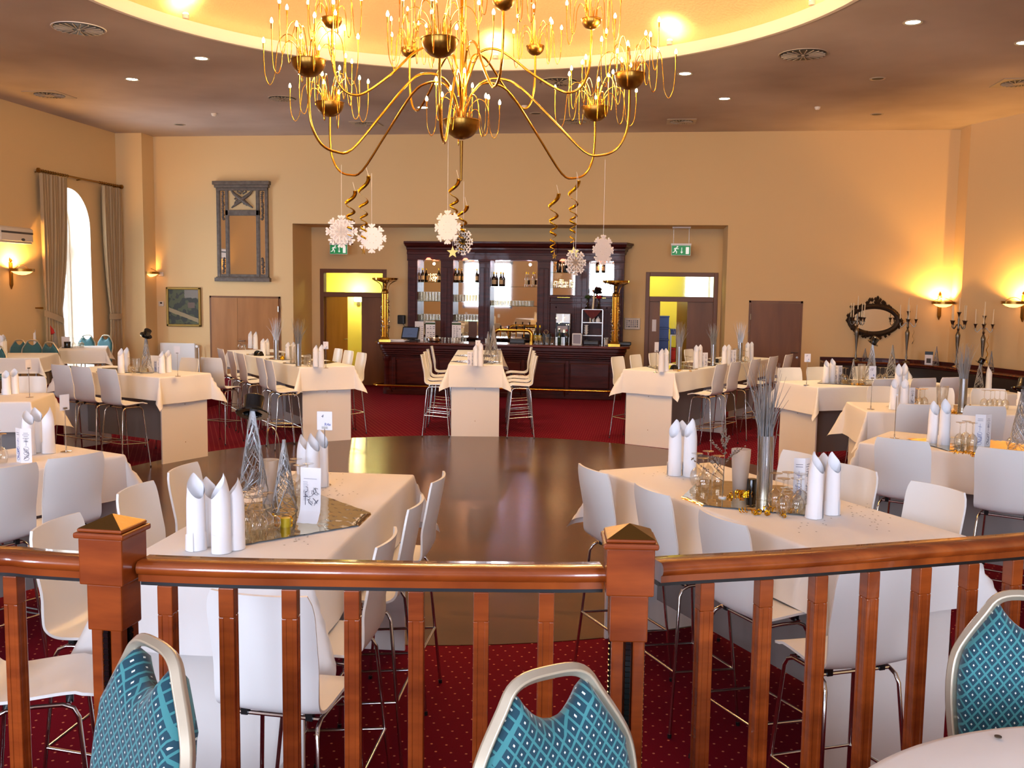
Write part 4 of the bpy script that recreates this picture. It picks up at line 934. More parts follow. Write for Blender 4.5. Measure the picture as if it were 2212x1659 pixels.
# ---- things on the counter and the shelves
CYi = 20.12
def onbar(px, Y=CYi): return V((ony(px, 744, Y).x, Y, CT))
def hgt(px, py, Y=CYi): return ony(px, py, Y).z-CT
def make_column():
    t = thing('brass_uplight_column', 'x', 'lamp'); h = 1.0
    mb = MB(); mb.box((0, 0, .02), (.26, .26, .04)); mb.box((0, 0, .06), (.2, .2, .05), tx=.75, ty=.75); mb.build('base', 'brass', t, smooth=False, bev=.005)
    mb = MB()
    for a in range(8): mb.box((.052*cos(a*PI/4+PI/8), .052*sin(a*PI/4+PI/8), .56), (.045, .045, .96), rz=a*PI/4+PI/8)
    mb.box((0, 0, .56), (.09, .09, .96)); mb.build('shaft', 'brass', t, smooth=False, bev=.006)
    MB().lathe([(.03, 1.04), (.075, 1.05), (.08, 1.08), (.06, 1.12), (.03, 1.14), (.022, 1.17), (.034, 1.2), (.022, 1.23), (.03, 1.27), (.12, 1.30)], 20).build('neck', 'brass_dark', t)
    MB().lathe([(0, 1.29), (.1, 1.295), (.2, 1.32), (.28, 1.34), (.285, 1.38), (.27, 1.385), (.26, 1.35), (0, 1.32)], 36).build('dish', 'brass', t)
    for a in range(4): MB().tube([(.05*cos(a*PI/2+.4), .05*sin(a*PI/2+.4), 1.02)]+[((.07+.19*k/6*k/6)*cos(a*PI/2+.4), (.07+.19*k/6*k/6)*sin(a*PI/2+.4), 1.06+.27*math.sqrt(k/6)) for k in range(1, 7)], .009, 6).build('bracket', 'brass_dark', t)
    q = random.Random(8); mb = MB()
    for k in range(26):
        a = q.uniform(0, 6.28); z = q.uniform(.3, 1.0); r = .085; N = 14; L = q.uniform(.12, .3)
        mb.tube([(r*cos(a)+.018*sin(i), r*sin(a)+.018*cos(i*1.3), z-L*i/N) for i in range(N)], .006, 4, flat=.25)
    mb.build('ribbon_garland', 'silver', t); return t
colp = Proto(make_column()); zs_ = (hgt(832, 600)/1.385)
colp.put(onbar(832), .2, 'tall brass uplighter column with silver ribbons at the left end of the bar', None, (.98, .98, zs_)); colp.put(onbar(1328), -.1, 'tall brass uplighter column with ribbons at the right end of the bar', None, (.98, .98, zs_))
p = onbar(884); t = thing('till_screen', 'dark tilted till screen on the left part of the bar', 'monitor', p, -.1)
M = Matrix.Translation((0, 0, .03)) @ Matrix.Rotation(-.45, 4, 'X'); MB().b2(-.19, .19, -.012, .012, .02, .3, M=M).build('housing', 'black', t, smooth=False, bev=.01); MB().b2(-.165, .165, -.0145, -.0125, .05, .275, M=M).build('display', 'screen', t, smooth=False)
mb = MB(); mb.b2(-.1, .18, -.02, .2, 0, .03); mb.b2(-.05, .05, .04, .12, .03, .15); mb.build('stand', 'black', t, smooth=False)
for k, (dx, dy, a) in enumerate(((0, 0, .1), (.06, .02, -.2), (-.05, .03, .3))):
    o = MB().b2(-.15, .15, -.1, .1, 0, .012).build('paper_stack', 'paper', smooth=False, loc=onbar(863)+V((dx, dy-.1, .001+.013*k)), rz=a); tag(o, 'loose white papers lying by the till on the bar, %s of three' % ('lowest', 'middle', 'topmost')[k], 'papers')
p = onbar(938); o = MB().lathe([(0, .01), (.14, .01), (.17, .03), (.175, .075), (.17, .08), (.16, .03), (0, .016)], 32).build('steel_bowl', 'chrome', loc=p); tag(o, 'wide shiny steel bowl on the bar behind the papers', 'bowl')
def make_tumbler(r, h):
    return MB().lathe([(0, .004), (r*.85, .004), (r*.88, 0), (r, h), (r*.93, h), (r*.8, .012), (0, .012)], 14).build('tumbler', 'glass', angle=60)
TUM = Proto(make_tumbler(.026, .13)); TUM.root['category'] = 'glass'
for k, x in enumerate([918, 922, 926, 950, 955, 961, 969, 976, 982, 988, 994, 1000, 1006, 1050, 1056]): TUM.put(onbar(x, 20.0+R.uniform(0, .15)), 0, 'small glass in the row standing on the bar left of the beer tap', 'small glasses standing on the bar left of the tap', (1, 1, .75))
def sheet(px, py0, py1, w, green, lab):
    x = ony(px, 720, 20.45).x; z1, z0 = ony(px, py0, 20.45).z, ony(px, py1, 20.45).z
    t = thing('menu_display', lab, 'sign', (x, 20.3, CT)); h = .42
    MB().b2(-w/2, w/2, -.004, .004, 0, h).build('sheet', 'paper', t, smooth=False); MB().b2(-w/2-.01, w/2+.01, .005, .05, 0, .012).build('foot', 'clear_plastic', t, smooth=False)
    if green: MB().b2(-w/2, w/2, -.006, -.0045, h-.06, h-.02).build('header', 'green_leaf', t, smooth=False)
    q = random.Random(px); mb = MB()
    for r_ in range(7):
        for c_ in range(3):
            if q.random() < .75: xx = -w*.34+c_*w*.3; mb.b2(xx, xx+w*q.uniform(.08, .22), -.006, -.0045, .05+r_*.043, .062+r_*.043)
    mb.build('print', 'ink' if green else 'print_grey', t, smooth=False)
sheet(909, 705, 735, .19, False, 'plain pale sheet standing behind the till'); sheet(933, 702, 735, .21, True, 'white price sheet with green header behind the steel bowl'); sheet(989, 704, 735, .2, True, 'white price sheet with green header before the second mirror bay')
# beer tap
p0, p1 = onbar(1068, 20.15), onbar(1148, 20.15); t = thing('beer_tap', 'polished brass beer tap arch on the bar', 'beer tap', (0, 0, 0)); hh = hgt(1110, 713, 20.15)
pth = [(p0.x, p0.y, CT), (p0.x, p0.y, CT+hh-.1)]+[(p0.x+.1-.1*cos(PI/2*k/5), p0.y, CT+hh-.1+.1*sin(PI/2*k/5)) for k in range(1, 6)]+[(p1.x-.1+.1*sin(PI/2*k/5), p1.y, CT+hh-.1+.1*cos(PI/2*k/5)) for k in range(6)]+[(p1.x, p1.y, CT)]
MB().tube(pth, .042, 14).build('arch_pipe', 'brass', t)
for k in range(4):
    x = p0.x+(p1.x-p0.x)*(.18+.21*k); s_ = MB().tube([(x, p0.y-.03, CT+hh-.01), (x, p0.y-.1, CT+hh-.04), (x, p0.y-.12, CT+hh-.14)], .014, 8).build('spout', 'brass', t); MB().cyl((x, p0.y-.02, CT+hh), (x, p0.y-.06, CT+hh+.09), .012, .018).build('tap_handle', 'black', s_)
    MB().tube([(x+.02*sin(i*.9), p0.y-.06, CT+hh-.03-.026*i) for i in range(9)], .009, 4, flat=.25).build('golden_ribbon', 'gold_foil', s_)
o = MB().b2(-.16, .16, -.08, .08, 0, .09).build('drip_tray', 'black', smooth=False, bev=.01, loc=onbar(1118, 20.25)); tag(o, 'black drip tray box beneath the beer tap', 'drip tray')
def make_bottle(m, lab_m, h=.3, r=.037, capm='gold_foil'):
    t = thing('bottle', 'x', 'bottle')
    MB().lathe([(0, 0), (r*.9, 0), (r, .01), (r, h*.55), (r*.9, h*.62), (r*.42, h*.74), (r*.36, h*.96), (r*.4, h*.97), (r*.4, h), (0, h)], 16).build('body', m, t)
    MB().lathe([(r*1.02, h*.16), (r*1.02, h*.46)], 16).build('label', lab_m, t); MB().lathe([(r*.4, h*.88), (r*.44, h*.88), (r*.44, h+.004), (0, h+.004)], 12).build('cap', capm, t); return t
BD = Proto(make_bottle('bottle_dark', 'label_cream')); BK = Proto(make_bottle('black_gloss', 'black', .32, .038, 'black')); BL_ = Proto(make_bottle('glass', 'label_cream', .32, .036)); BG = Proto(make_bottle('bottle_green', 'bottle_green', .31, .038, 'green_leaf')); BY = Proto(make_bottle('bottle_dark', 'yellow', .38, .042)); BR = Proto(make_bottle('bottle_dark', 'black', .31, .038, 'red'))
def shelf(px, sy, Y=21.12): return V((ony(px, sy, Y).x, Y, bz_(sy)+.001))
for x, l in ((904, 'left one'), (913, 'middle one'), (948, 'right one')): BD.put(shelf(x, 611), 0, 'dark bottle on the top shelf of the first mirror bay, '+l)
for x, l in ((984, 'left one'), (991, 'middle one'), (1030, 'right one')): BD.put(shelf(x, 611), 0, 'labelled dark bottle on the top shelf of the second mirror bay, '+l)
for x, l in ((1067, 'left'), (1082, 'right')): BD.put(shelf(x, 619), 0, 'square-labelled dark bottle in the middle bay, %s of the left pair' % l, None, (1.25, 1.25, 1.05))
for x, l in ((1137, 'left'), (1152, 'right')): BL_.put(shelf(x, 619), 0, 'clear amber bottle in the middle bay, %s of the right pair' % l)
for x, l in ((1206, 'left'), (1220, 'right')): BK.put(shelf(x, 587), 0, 'black bottle on the upper shelf of the fourth bay, %s one' % l, None, (1, 1, 1.1))
for x, l in ((1290, 'left'), (1303, 'right')): BD.put(shelf(x, 587), 0, 'dark bottle on the upper shelf of the fifth bay, %s one' % l)
BY.put(onbar(1157, 20.3), 0, 'dark bottle with yellow label right of the beer tap, left one'); BY.put(onbar(1166, 20.3), 0, 'dark bottle with yellow label right of the beer tap, right one')
BG.put(onbar(1208), 0, 'green wine bottle before the coffee machine'); BR.put(onbar(1224), 0, 'dark wine bottle with red capsule before the coffee machine')
G1 = Proto(make_tumbler(.03, .15)); G1.root['category'] = 'glass'
def grow(x0, x1, sy, n, rows, sc, lab):
    for r_ in range(rows):
        for k in range(n): G1.put(shelf(x0+(x1-x0)*(k+.5*(r_ % 2))/(n-.5), sy, 21.08+.085*r_), 0, lab, lab.replace('glass on', 'glasses on').replace('glass of', 'glasses of'), (1, 1, sc))
grow(897, 953, 653, 9, 2, 1.35, 'tall clear glass on the middle shelf of the first bay'); grow(897, 955, 695, 9, 2, .85, 'clear glass on the lowest shelf of the first bay')
grow(975, 1036, 653, 10, 2, 1.0, 'clear glass on the middle shelf of the second bay'); grow(973, 1035, 695, 10, 2, .9, 'clear glass on the lowest shelf of the second bay')
grow(1055, 1148, 661, 14, 2, .75, 'clear glass on the lower shelf of the middle bay'); grow(1196, 1238, 620, 5, 1, .9, 'clear glass on the lower shelf of the fourth bay')
for i, (x0, x1, sy, l) in enumerate(((924, 944, 611, 'first'), (1003, 1022, 611, 'second'), (1195, 1235, 620, 'fourth'), (1278, 1320, 620, 'fifth'))):
    q = random.Random(i); mb = MB(); a, b = shelf(x0, sy).x, shelf(x1, sy).x; z = bz_(sy)
    for k in range(26): mb.lathe([(0, -.008), (.008, 0), (0, .008)], 6, (q.uniform(a, b), 21.12+q.uniform(-.06, .06), z+.012+q.random()*.17))
    o = mb.build('fairy_lights', 'fairy', smooth=False); tag(o, 'heap of tiny warm fairy lights on a shelf of the %s bay' % l, 'fairy lights', kind='stuff')
JAR = Proto(MB().lathe([(0, 0), (.045, 0), (.045, .11), (.035, .12), (.035, .14), (.04, .14), (.04, .155), (0, .155)], 18).build('jar', 'glass', angle=50)); JAR.root['category'] = 'jar'
for x, l in ((1159, 'leftmost'), (1169, 'second'), (1182, 'third'), (1193, 'rightmost')): JAR.put(onbar(x, 20.02), 0, 'clear jar on the bar right of the tap, %s of four' % l)
p = onbar(1180, 20.3); t = thing('juicer', 'dark machine with a round spout ring behind the four jars', 'kitchen machine', p); MB().rbox((0, 0, .11), (.2, .16, .22), .03).build('housing', 'black', t); MB().tube([(.0+.045*cos(k*PI/8), -.09, .24+.045*sin(k*PI/8)) for k in range(16)], .009, 8, closed=True).build('ring', 'chrome', t); MB().cyl((0, -.085, .08), (0, -.085, .2), .01).build('spout', 'chrome', t)
p = V((ony(1216, 744, 20.75).x, 20.72, .98)); t = thing('coffee_machine', 'tall grey coffee machine with a lit front and fairy lights', 'coffee machine', p); H_ = ony(1216, 677, 20.6).z-.98; w2 = .16
mb = MB(); mb.b2(-w2, w2, -.15, .16, 0, H_*.58); mb.b2(-w2, w2, -.02, .16, H_*.5, H_); mb.build('body', 'steel', t, smooth=False, bev=.012)
MB().b2(-w2+.015, w2-.015, -.16, -.14, H_*.34, H_*.74).build('front_plate', 'black_gloss', t, smooth=False); MB().b2(-w2+.05, w2-.05, -.166, -.16, H_*.47, H_*.65).build('display', 'print_grey', t, smooth=False); MB().b2(.05, .1, -.166, -.16, H_*.40, H_*.425).build('red_button', 'red', t, smooth=False)
for s_ in (-1, 1): MB().b2(s_*.085-.06, s_*.085+.06, -.1, .1, H_*.76, H_*.985).build('bean_hopper', 'clear_plastic', t, smooth=False)
mb = MB(); q = random.Random(3)
for k in range(11): mb.lathe([(0, -.01), (.01, 0), (0, .01)], 6, (q.uniform(-.14, .13), -.172, H_*q.uniform(.45, .95)))
mb.build('fairy_lights', 'fairy', t, smooth=False)['kind'] = 'stuff'
p = onbar(1246, 20.05); t = thing('display_stand', 'white-framed upright display on the bar right of the wine bottles', 'display', p); h = hgt(1246, 720, 20.05)
mb = MB(); w3 = .1; mb.b2(-w3, w3, -.015, .015, h-.025, h); mb.b2(-w3, w3, -.015, .015, 0, .02); mb.b2(-w3, -w3+.02, -.015, .015, 0, h); mb.b2(w3-.02, w3, -.015, .015, 0, h); mb.build('frame', 'white_paint', t, smooth=False, bev=.006); MB().b2(-w3+.02, w3-.02, -.005, .005, .02, h-.025).build('panel', 'print_grey', t, smooth=False)
xa, xb = ony(1258, 700, 20.72).x, ony(1302, 700, 20.72).x; zt = ony(1280, 669, 20.72).z
t = thing('shelf_rack', 'open pale metal shelf rack behind the right part of the bar', 'shelf', ((xa+xb)/2, 20.72, .98)); w4 = (xb-xa)/2; H_ = zt-.98
for s_ in (-1, 1): MB().b2(s_*w4-.01, s_*w4+.01, -.11, .11, 0, H_).build('side', 'steel', t, smooth=False)
for k in range(4): MB().b2(-w4, w4, -.11, .11, H_*(.02+.325*k), H_*(.02+.325*k)+.015).build('shelf_board', 'steel', t, smooth=False)
mb = MB(); mb.add([(-w4+.03, -.125, H_), (w4-.03, -.125, H_), (w4*.45, -.13, H_-.12), (0, -.135, H_-.2), (-w4*.45, -.13, H_-.12)], [(0, 4, 3, 2, 1)]); o = mb.build('red_cloth', 'swag_red', smooth=False, loc=((xa+xb)/2, 20.72, .98)); so = o.modifiers.new('thick', 'SOLIDIFY'); so.thickness = .006; tag(o, 'dark red cloth hanging over the front of the shelf rack', 'cloth')
sx = (xa+xb)/2
for dx, k, m, l in ((-.05, 2, 'chrome', 'steel cup, left of two'), (.02, 2, 'chrome', 'steel cup, right of two')):
    o = MB().lathe([(0, 0), (.03, 0), (.032, .09), (.028, .09), (.026, .01), (0, .01)], 16).build('cup', m, loc=(sx+dx, 20.68, .98+H_*(.02+.325*k)+.016)); tag(o, l+' on the rack shelf under the red cloth', 'cup')
o = MB().lathe([(0, 0), (.05, 0), (.055, .05), (.03, .09), (.012, .1), (.012, .12), (0, .12)], 16).build('teapot', 'white_paint', loc=(sx+.12, 20.68, .98+H_*.67+.016)); tag(o, 'white pot beside the steel cups on the rack', 'pot')
for k in range(4): o = MB().lathe([(0, .003), (.02, .003), (.045, .05), (.047, .065), (.043, .065), (.018, .008)], 16).build('coffee_cup', 'white_paint', loc=(sx-.13, 20.68, .98+H_*.345+.016+.05*k)); tag(o, 'white cup, %s in the stack on the middle rack shelf' % ('lowest', 'second', 'third', 'topmost')[k], 'cup', 'stacked cups on the rack')
for dx, m, l in ((-.12, 'green_leaf', 'dark glass vase with green leaves on top of the rack'), (.12, 'red', 'dark glass vase with a red flower on top of the rack')):
    t = thing('vase', l, 'vase', (sx+dx, 20.72, zt)); MB().lathe([(0, 0), (.05, 0), (.055, .03), (.02, .08), (.012, .2), (.02, .24)], 16).build('glass_vase', 'bottle_dark', t); mb = MB()
    for a in range(7): mb.lathe([(0, -.03), (.03, 0), (0, .03)], 6, (.035*cos(a), .035*sin(a), .27+.02*sin(a*2)))
    mb.build('blossom', m, t)
hat((sx+.06, 20.66, zt+.38), (.5, .35), 1.0, 'black top hat with yellow band above the shelf rack')
t = thing('candle_stand', 'tall cream candle stand under the top hat on the rack', 'candle', (sx+.0, 20.70, zt)); MB().cyl((0, 0, 0), (.03, 0, .39), .022, .016).build('candle_stick', 'candle', t)
o = MB().b2(-.16, .16, -.1, .1, 0, .09).build('black_box', 'black', smooth=False, bev=.015, loc=onbar(1277, 20.2)); tag(o, 'low black box on the bar before the shelf rack', 'box')
o = MB().b2(-.13, .13, -.1, .1, 0, .07).build('card_reader_box', 'black', smooth=False, bev=.015, loc=onbar(1350, 20.25)); tag(o, 'black box at the right end of the bar', 'box')
o = MB().lathe([(0, 0), (.05, 0), (.055, .16), (.05, .16), (.045, .01), (0, .01)], 18).build('glass_pot', 'clear_plastic', loc=onbar(1309, 20.05)); tag(o, 'clear pot of sugar lumps beside the right brass column', 'pot')
o = MB().lathe([(0, .01), (.042, .012), (.042, .12), (0, .13)], 12, ).build('sugar_lumps', 'white_paint', loc=onbar(1309, 20.05)); tag(o, 'white sugar lumps in the clear pot', 'sugar', kind='stuff')
# speaker box on the recess wall, alarm panel
t = thing('wall_speaker', 'small black speaker box on the recess wall above the till', 'speaker', (ony(869, 690, RY).x, RY, ony(869, 690, RY).z)); MB().rbox((0, -.06, 0), (.17, .12, .2), .02).build('speaker_box', 'black', t); MB().tube([(.03, -.03, -.1), (.06, -.02, -.16), (.12, -.01, -.15), (.13, -.005, -.22)], .006, 6).build('cable', 'black', t)
c = ony(1366, 699, RY); t = thing('alarm_panel', 'pale square alarm panel with rows of round lights right of the bar', 'control panel', (c.x, RY, c.z)); MB().rbox((0, -.03, 0), (.35, .06, .25), .015).build('case', 'beige_plastic', t)
for r_ in range(4):
    for k in range(6):
        dk = (k == 5) or (k == 1 and r_ in (0, 3)) or (k == 4 and r_ == 0)
        MB().lathe([(0, .004), (.015, .003), (.016, 0)], 10, M=Matrix.Translation((-.115+.045*k, -.06, -.065+.042*r_)) @ Matrix.Rotation(PI/2, 4, 'X')).build('indicator', 'black' if dk else 'print_grey', t)
# ---- glazed doors at both ends of the recess
def recdoor(n, x0, x1, zt, lab):
    f = struct(MB().b2(x0, x0+.09, RY-.02, RY+.18, 0, zt).b2(x1-.09, x1, RY-.02, RY+.18, 0, zt).b2(x0+.09, x1-.09, RY-.02, RY+.18, zt-.09, zt).b2(x0+.09, x1-.09, RY-.02, RY+.18, 2.02, 2.13).build('door_%d' % n, 'frame_brown', smooth=False, bev=.006), lab)
    MB().b2(x0+.09, x1-.09, RY+.07, RY+.08, 2.13, zt-.09).build('transom_pane', 'pane', f, smooth=False); return f
f = recdoor(1, DLX0, DLX1, DZ1, 'brown framed double door with glazed fanlight, left of the bar')
xm = ony(780, 700, RY).x
MB().b2(xm, DLX1-.09, RY+.04, RY+.09, 0, 2.02).build('door_leaf', 'oak_dark', f, smooth=False)
M = Matrix.Translation((DLX0+.1, RY+.1, 0)) @ Matrix.Rotation(1.15, 4, 'Z'); l = MB().b2(0, .72, -.025, .025, 0, 2.02, M=M).build('door_leaf', 'oak', f, smooth=False)
mb = MB(); mb.tube([M @ V((.66, -.025, 1.02)), M @ V((.66, -.07, 1.02)), M @ V((.54, -.07, 1.02))], .01, 8); mb.build('handle', 'steel', l)
f2 = recdoor(2, DRX0, DRX1, DZ1, 'brown framed double door with glazed fanlight, right of the bar')
MB().b2(ony(1484, 700, RY).x, DRX1-.09, RY+.04, RY+.09, 0, 2.02).build('door_leaf', 'oak_dark', f2, smooth=False)
M = Matrix.Translation((ony(1455, 700, 21.6).x+.35, RY+.12, 0)) @ Matrix.Rotation(2.0, 4, 'Z'); MB().b2(0, .6, -.025, .025, 0, 2.02, M=M).build('door_leaf', 'frame_brown', f2, smooth=False)
l = MB().b2(DRX0+.09, ony(1425, 700, RY+.05).x, RY+.05, RY+.1, 0, 2.02).build('door_leaf', 'oak_dark', f2, smooth=False); c = ony(1413, 703, RY+.05); MB().b2(c.x-.045, c.x+.045, RY+.046, RY+.049, c.z-.13, c.z+.13).build('notice', 'paper', l, smooth=False)
c = ony(774, 645, 24.15); t = thing('corridor_lamp', 'bright square wall lamp seen through the left recess door', 'wall lamp', (c.x, 24.2, c.z)); MB().b2(-.1, .1, -.09, 0, -.08, .1).build('lamp_glass', 'corridor_lamp', t, smooth=False, bev=.02); MB().b2(-.04, .04, -.05, 0, -.16, -.08).build('bracket', 'steel', t, smooth=False)
point('corridor_light', (c.x, 23.9, c.z+.2), 60, (255, 236, 150), .08); point('corridor_light', (-6.4, 22.8, 2.9), 40, (255, 236, 150), .1)
c = ony(1540, 640, 22.0); point('store_light', (1.75, 22.4, 2.25), 24, (255, 240, 170), .05); point('store_light', (-.1, 22.4, 2.2), 14, (255, 240, 170), .05); point('store_light', (.3, 23.4, 2.7), 26, (255, 236, 130), .1)
crx = ony(1432, 720, 23.2).x
def crate(x, z, m, h, w, lab, grp): 
    o = MB().b2(x-w/2, x+w/2, 23.1, 23.4, z, z+h).b2(x-w/2-.012, x+w/2+.012, 23.085, 23.415, z+h-.035, z+h).build('drink_crate', m, smooth=False, bev=.006); tag(o, lab, 'crate', grp)
for k in range(6): crate(crx, .02+.275*k, 'blue_crate', .27, .27, 'blue drinks crate in the storeroom stack, %s from the floor' % ORD[k], 'blue crates in the storeroom')
for k in range(3): crate(crx+.33, .02+.3*k, 'red', .29, .3, 'red drinks crate in the storeroom stack, %s from the floor' % ORD[k], 'red crates in the storeroom')
crate(crx+.33, 1.24, 'blue_crate', .12, .3, 'dark blue box on the storeroom shelf', None); o = MB().b2(crx+.17, crx+.62, 23.05, 23.45, 1.2, 1.23).b2(crx+.17, crx+.2, 23.05, 23.45, 0, 1.2).b2(crx+.59, crx+.62, 23.05, 23.45, 0, 1.2).build('store_shelf', 'steel', smooth=False); tag(o, 'metal shelf over the red crates in the storeroom', 'shelf')
# exit signs hanging from the recess soffit
def exitsign(px, py, lab, hang):
    c = ony(px, py, 20.75); t = thing('exit_sign', lab, 'exit sign', (c.x, c.y, c.z)); w, h = .40, .21
    MB().b2(-w/2, w/2, -.02, .02, -h/2, h/2).build('box', 'white_paint', t, smooth=False); MB().b2(-w/2-.01, w/2+.01, -.035, .035, h/2, h/2+.04).build('top_bar', 'white_paint', t, smooth=False)
    MB().b2(-w/2+.008, w/2-.008, -.024, -.0205, -h/2+.008, h/2-.005).build('green_face', 'green_sign', t, smooth=False)
    F = lambda pts, y=-.027: [(p_[0], y, p_[1]) for p_ in pts]
    mb = MB(); mb.tube(F([(-.085, .055), (-.11, .03), (-.125, -.005)]), .015, 6, flat=.3, up=(0, 1, 0)); mb.lathe([(0, -.003), (.016, 0), (0, .003)], 12, M=Matrix.Translation((-.075, -.026, .075)) @ Matrix.Rotation(PI/2, 4, 'X'))
    mb.tube(F([(-.09, .048), (-.065, .03), (-.05, .04)]), .007, 4, flat=.3, up=(0, 1, 0)); mb.tube(F([(-.1, .045), (-.13, .045), (-.145, .02)]), .007, 4, flat=.3, up=(0, 1, 0)); mb.tube(F([(-.122, -.005), (-.09, -.02), (-.095, -.065)]), .009, 4, flat=.3, up=(0, 1, 0)); mb.tube(F([(-.125, 0), (-.14, -.035), (-.175, -.045)]), .009, 4, flat=.3, up=(0, 1, 0)); mb.build('running_figure', 'sign_white', t)
    mb = MB(); mb.b2(.008, .022, -.0275, -.0245, -.03, .06); mb.add([(-.012, -.0275, -.03), (.042, -.0275, -.03), (.015, -.0275, -.066), (-.012, -.0245, -.03), (.042, -.0245, -.03), (.015, -.0245, -.066)], [(0, 2, 1), (3, 4, 5), (0, 1, 4, 3), (1, 2, 5, 4), (2, 0, 3, 5)]); mb.build('arrow', 'sign_white', t, smooth=False)
    MB().b2(.1, .165, -.0275, -.0245, -.075, .07).build('door_symbol', 'sign_white', t, smooth=False)
    zt_ = RZ-c.z
    for s_ in (-1, 1): MB().cyl((s_*.16, 0, h/2+.04), (s_*.16, 0, zt_), .003, n=6).build('hanger', 'steel', t)
    MB().b2(-.19, .19, -.03, .03, zt_-.03, zt_).build('ceiling_plate', 'white_trim', t, smooth=False)
exitsign(1471, 541, 'green exit sign with running figure hanging above the right recess door', 1); exitsign(732, 539, 'green exit sign hanging half behind a snowflake above the left recess door', 1)
# ================================================================ chandelier
CC = V((-1.90, 10.0, 0))
def ring(px, r, near):                                  # angle on the circle of radius r that shows at image column px
    best = None; d = ray(px, 200); az = math.atan2(d.x, d.y)
    for k in range(1440):
        a = 2*PI*k/1440; x, y = CC.x+r*cos(a), CC.y+r*sin(a); dist = math.hypot(x, y)
        if (dist < math.hypot(CC.x, CC.y)) != near: continue
        e = abs(math.atan2(x, y)-az)
        if best is None or e < best[0]: best = (e, a)
    return best[1]
ch = thing('chandelier', 'large brass chandelier of curved arms, bowls and wiry lights hanging from the dome', 'chandelier', (CC.x, CC.y, 0))
zb0 = topz(1010, 262, CC.x, CC.y)                      # rim of the central bowl
mb = MB(); mb.cyl((0, 0, zb0), (0, 0, 7.05), .022, n=12); mb.cyl((.05, 0, zb0+.2), (.0, 0, 7.05), .006, n=6); mb.build('stem', 'brass', ch)
MB().lathe([(0, 7.08), (.16, 7.06), (.15, 7.0), (.03, 6.96)], 24).build('ceiling_rose', 'brass', ch)
MB().lathe([(.0, topz(1004, 392, CC.x, CC.y)), (.012, topz(1004, 390, CC.x, CC.y)), (.018, zb0-.2)], 10).build('spike', 'brass_dark', ch)
def bowlmesh(r): return MB().lathe([(0, -r*.98)]+[(r*sin(PI/2*k/8), -r*.98*cos(PI/2*k/8)) for k in range(1, 9)]+[(r*1.05, .0), (r*1.05, .008), (r*.96, .008), (r*.9, -.02), (0, -r*.8)], 32)
def spray(r, n, seed, s=1.0):
    q = random.Random(seed); mb = MB(); tips = []
    for k in range(n):
        a = 2*PI*k/n+q.uniform(-.15, .15); ty = k % 3
        if ty == 0: P = [(.35*r, 0), (.5*r, .10), (.8*r, .21), (1.4*r, .27), (1.95*r, .20), (2.15*r, .02), (2.25*r, -.12), (2.55*r, -.2), (2.85*r, -.12), (2.95*r, .05), (2.95*r, .2)]
        elif ty == 1: P = [(.45*r, 0), (.6*r, .08), (.9*r, .15), (1.25*r, .16), (1.55*r, .08), (1.65*r, -.06), (1.85*r, -.14), (2.1*r, -.10), (2.2*r, .06), (2.2*r, .30)]
        else: P = [(.25*r, 0), (.4*r, .16), (.7*r, .3), (1.1*r, .34), (1.5*r, .24), (1.65*r, .08), (1.8*r, .02), (1.95*r, .08), (2.0*r, .24), (2.0*r, .47)]
        jz = q.uniform(.9, 1.1); pts = [V((p[0]*cos(a)*s, p[0]*sin(a)*s, p[1]*s*jz)) for p in P]; pts = spl(pts, 4)
        mb.tube(pts, .0042, 5); tips.append(pts[-1])
        mb.cyl(pts[-1]-V((0, 0, .05)), pts[-1], .008, n=6)
    for k in range(n): a = 2*PI*(k+.5)/n; mb.cyl((.55*r*cos(a)*s, .55*r*sin(a)*s, -.01), (.62*r*cos(a)*s, .62*r*sin(a)*s, .12*s), .004, n=5)
    return mb, tips
BULB = MB().lathe([(0, -.004), (.011, .004), (.0145, .018), (.011, .032), (.005, .046), (0, .052)], 10).build('bulb', 'bulb')
BULB_USED = [False]
def bulbs(par, tips):
    for t in tips:
        if not BULB_USED[0]: o = BULB; BULB_USED[0] = True
        else: o = BULB.copy(); COL.objects.link(o)
        o.parent = par; o.location = t
def arm(px, py, r, near, rb, n, seed, low, zc, pk, zp):
    a = ring(px, r, near); x, y = CC.x+r*cos(a), CC.y+r*sin(a); zr = topz(px, py-rb*90, x, y); dr = V((cos(a), sin(a), 0))
    P = [(.03, zc), (.05, zc+.12), (.14, zp-.1), (pk*.6, zp-.01), (pk, zp), (pk*1.45, zp-.09), (r*.55, (zp+zr-low)/2-.03), (r*.74, zr-low+.04), (r*.84, zr-low), (r*.93, zr-low+.06), (r*.985, zr-low+.22), (r, zr-low+.42), (r, zr-rb*.98)]
    pts = spl([V((dr.x*p[0], dr.y*p[0], p[1])) for p in P], 4)
    A_ = MB().tube(pts, .0125, 8).build('arm', 'brass', ch, angle=80)
    bowlmesh(rb).build('bowl', 'brass_dark', A_, angle=60, loc=(x-CC.x, y-CC.y, zr))
    mb, tips = spray(rb*1.0, n, seed); o = mb.build('wire_spray', 'brass', A_, loc=(x-CC.x, y-CC.y, zr-.01), angle=80)
    bulbs(A_, [t+V((x-CC.x, y-CC.y, zr-.01)) for t in tips])
    point('chandelier_glow', (x, y, zr+.32), CHW*(1 if n > 8 else .7), (255, 206, 140), .12)
CHW = 52
LW = [(667, 145, 1), (712, 237, 0), (1287, 247, 0), (1378, 175, 1), (950, 100, 1)]
for i, (px, py, nr) in enumerate(LW): arm(px, py, 1.72 if px != 950 else 1.75, nr, .155, 12, 20+i, .80, zb0+.02, .42, zb0+.42)
for i, (px, py, nr) in enumerate([(885, 115, 0), (1155, 110, 0), (718, 50, 1), (1302, 52, 1)]): arm(px, py, 1.32, nr, .10, 7, 40+i, .72, zb0+.25, .36, zb0+.72)
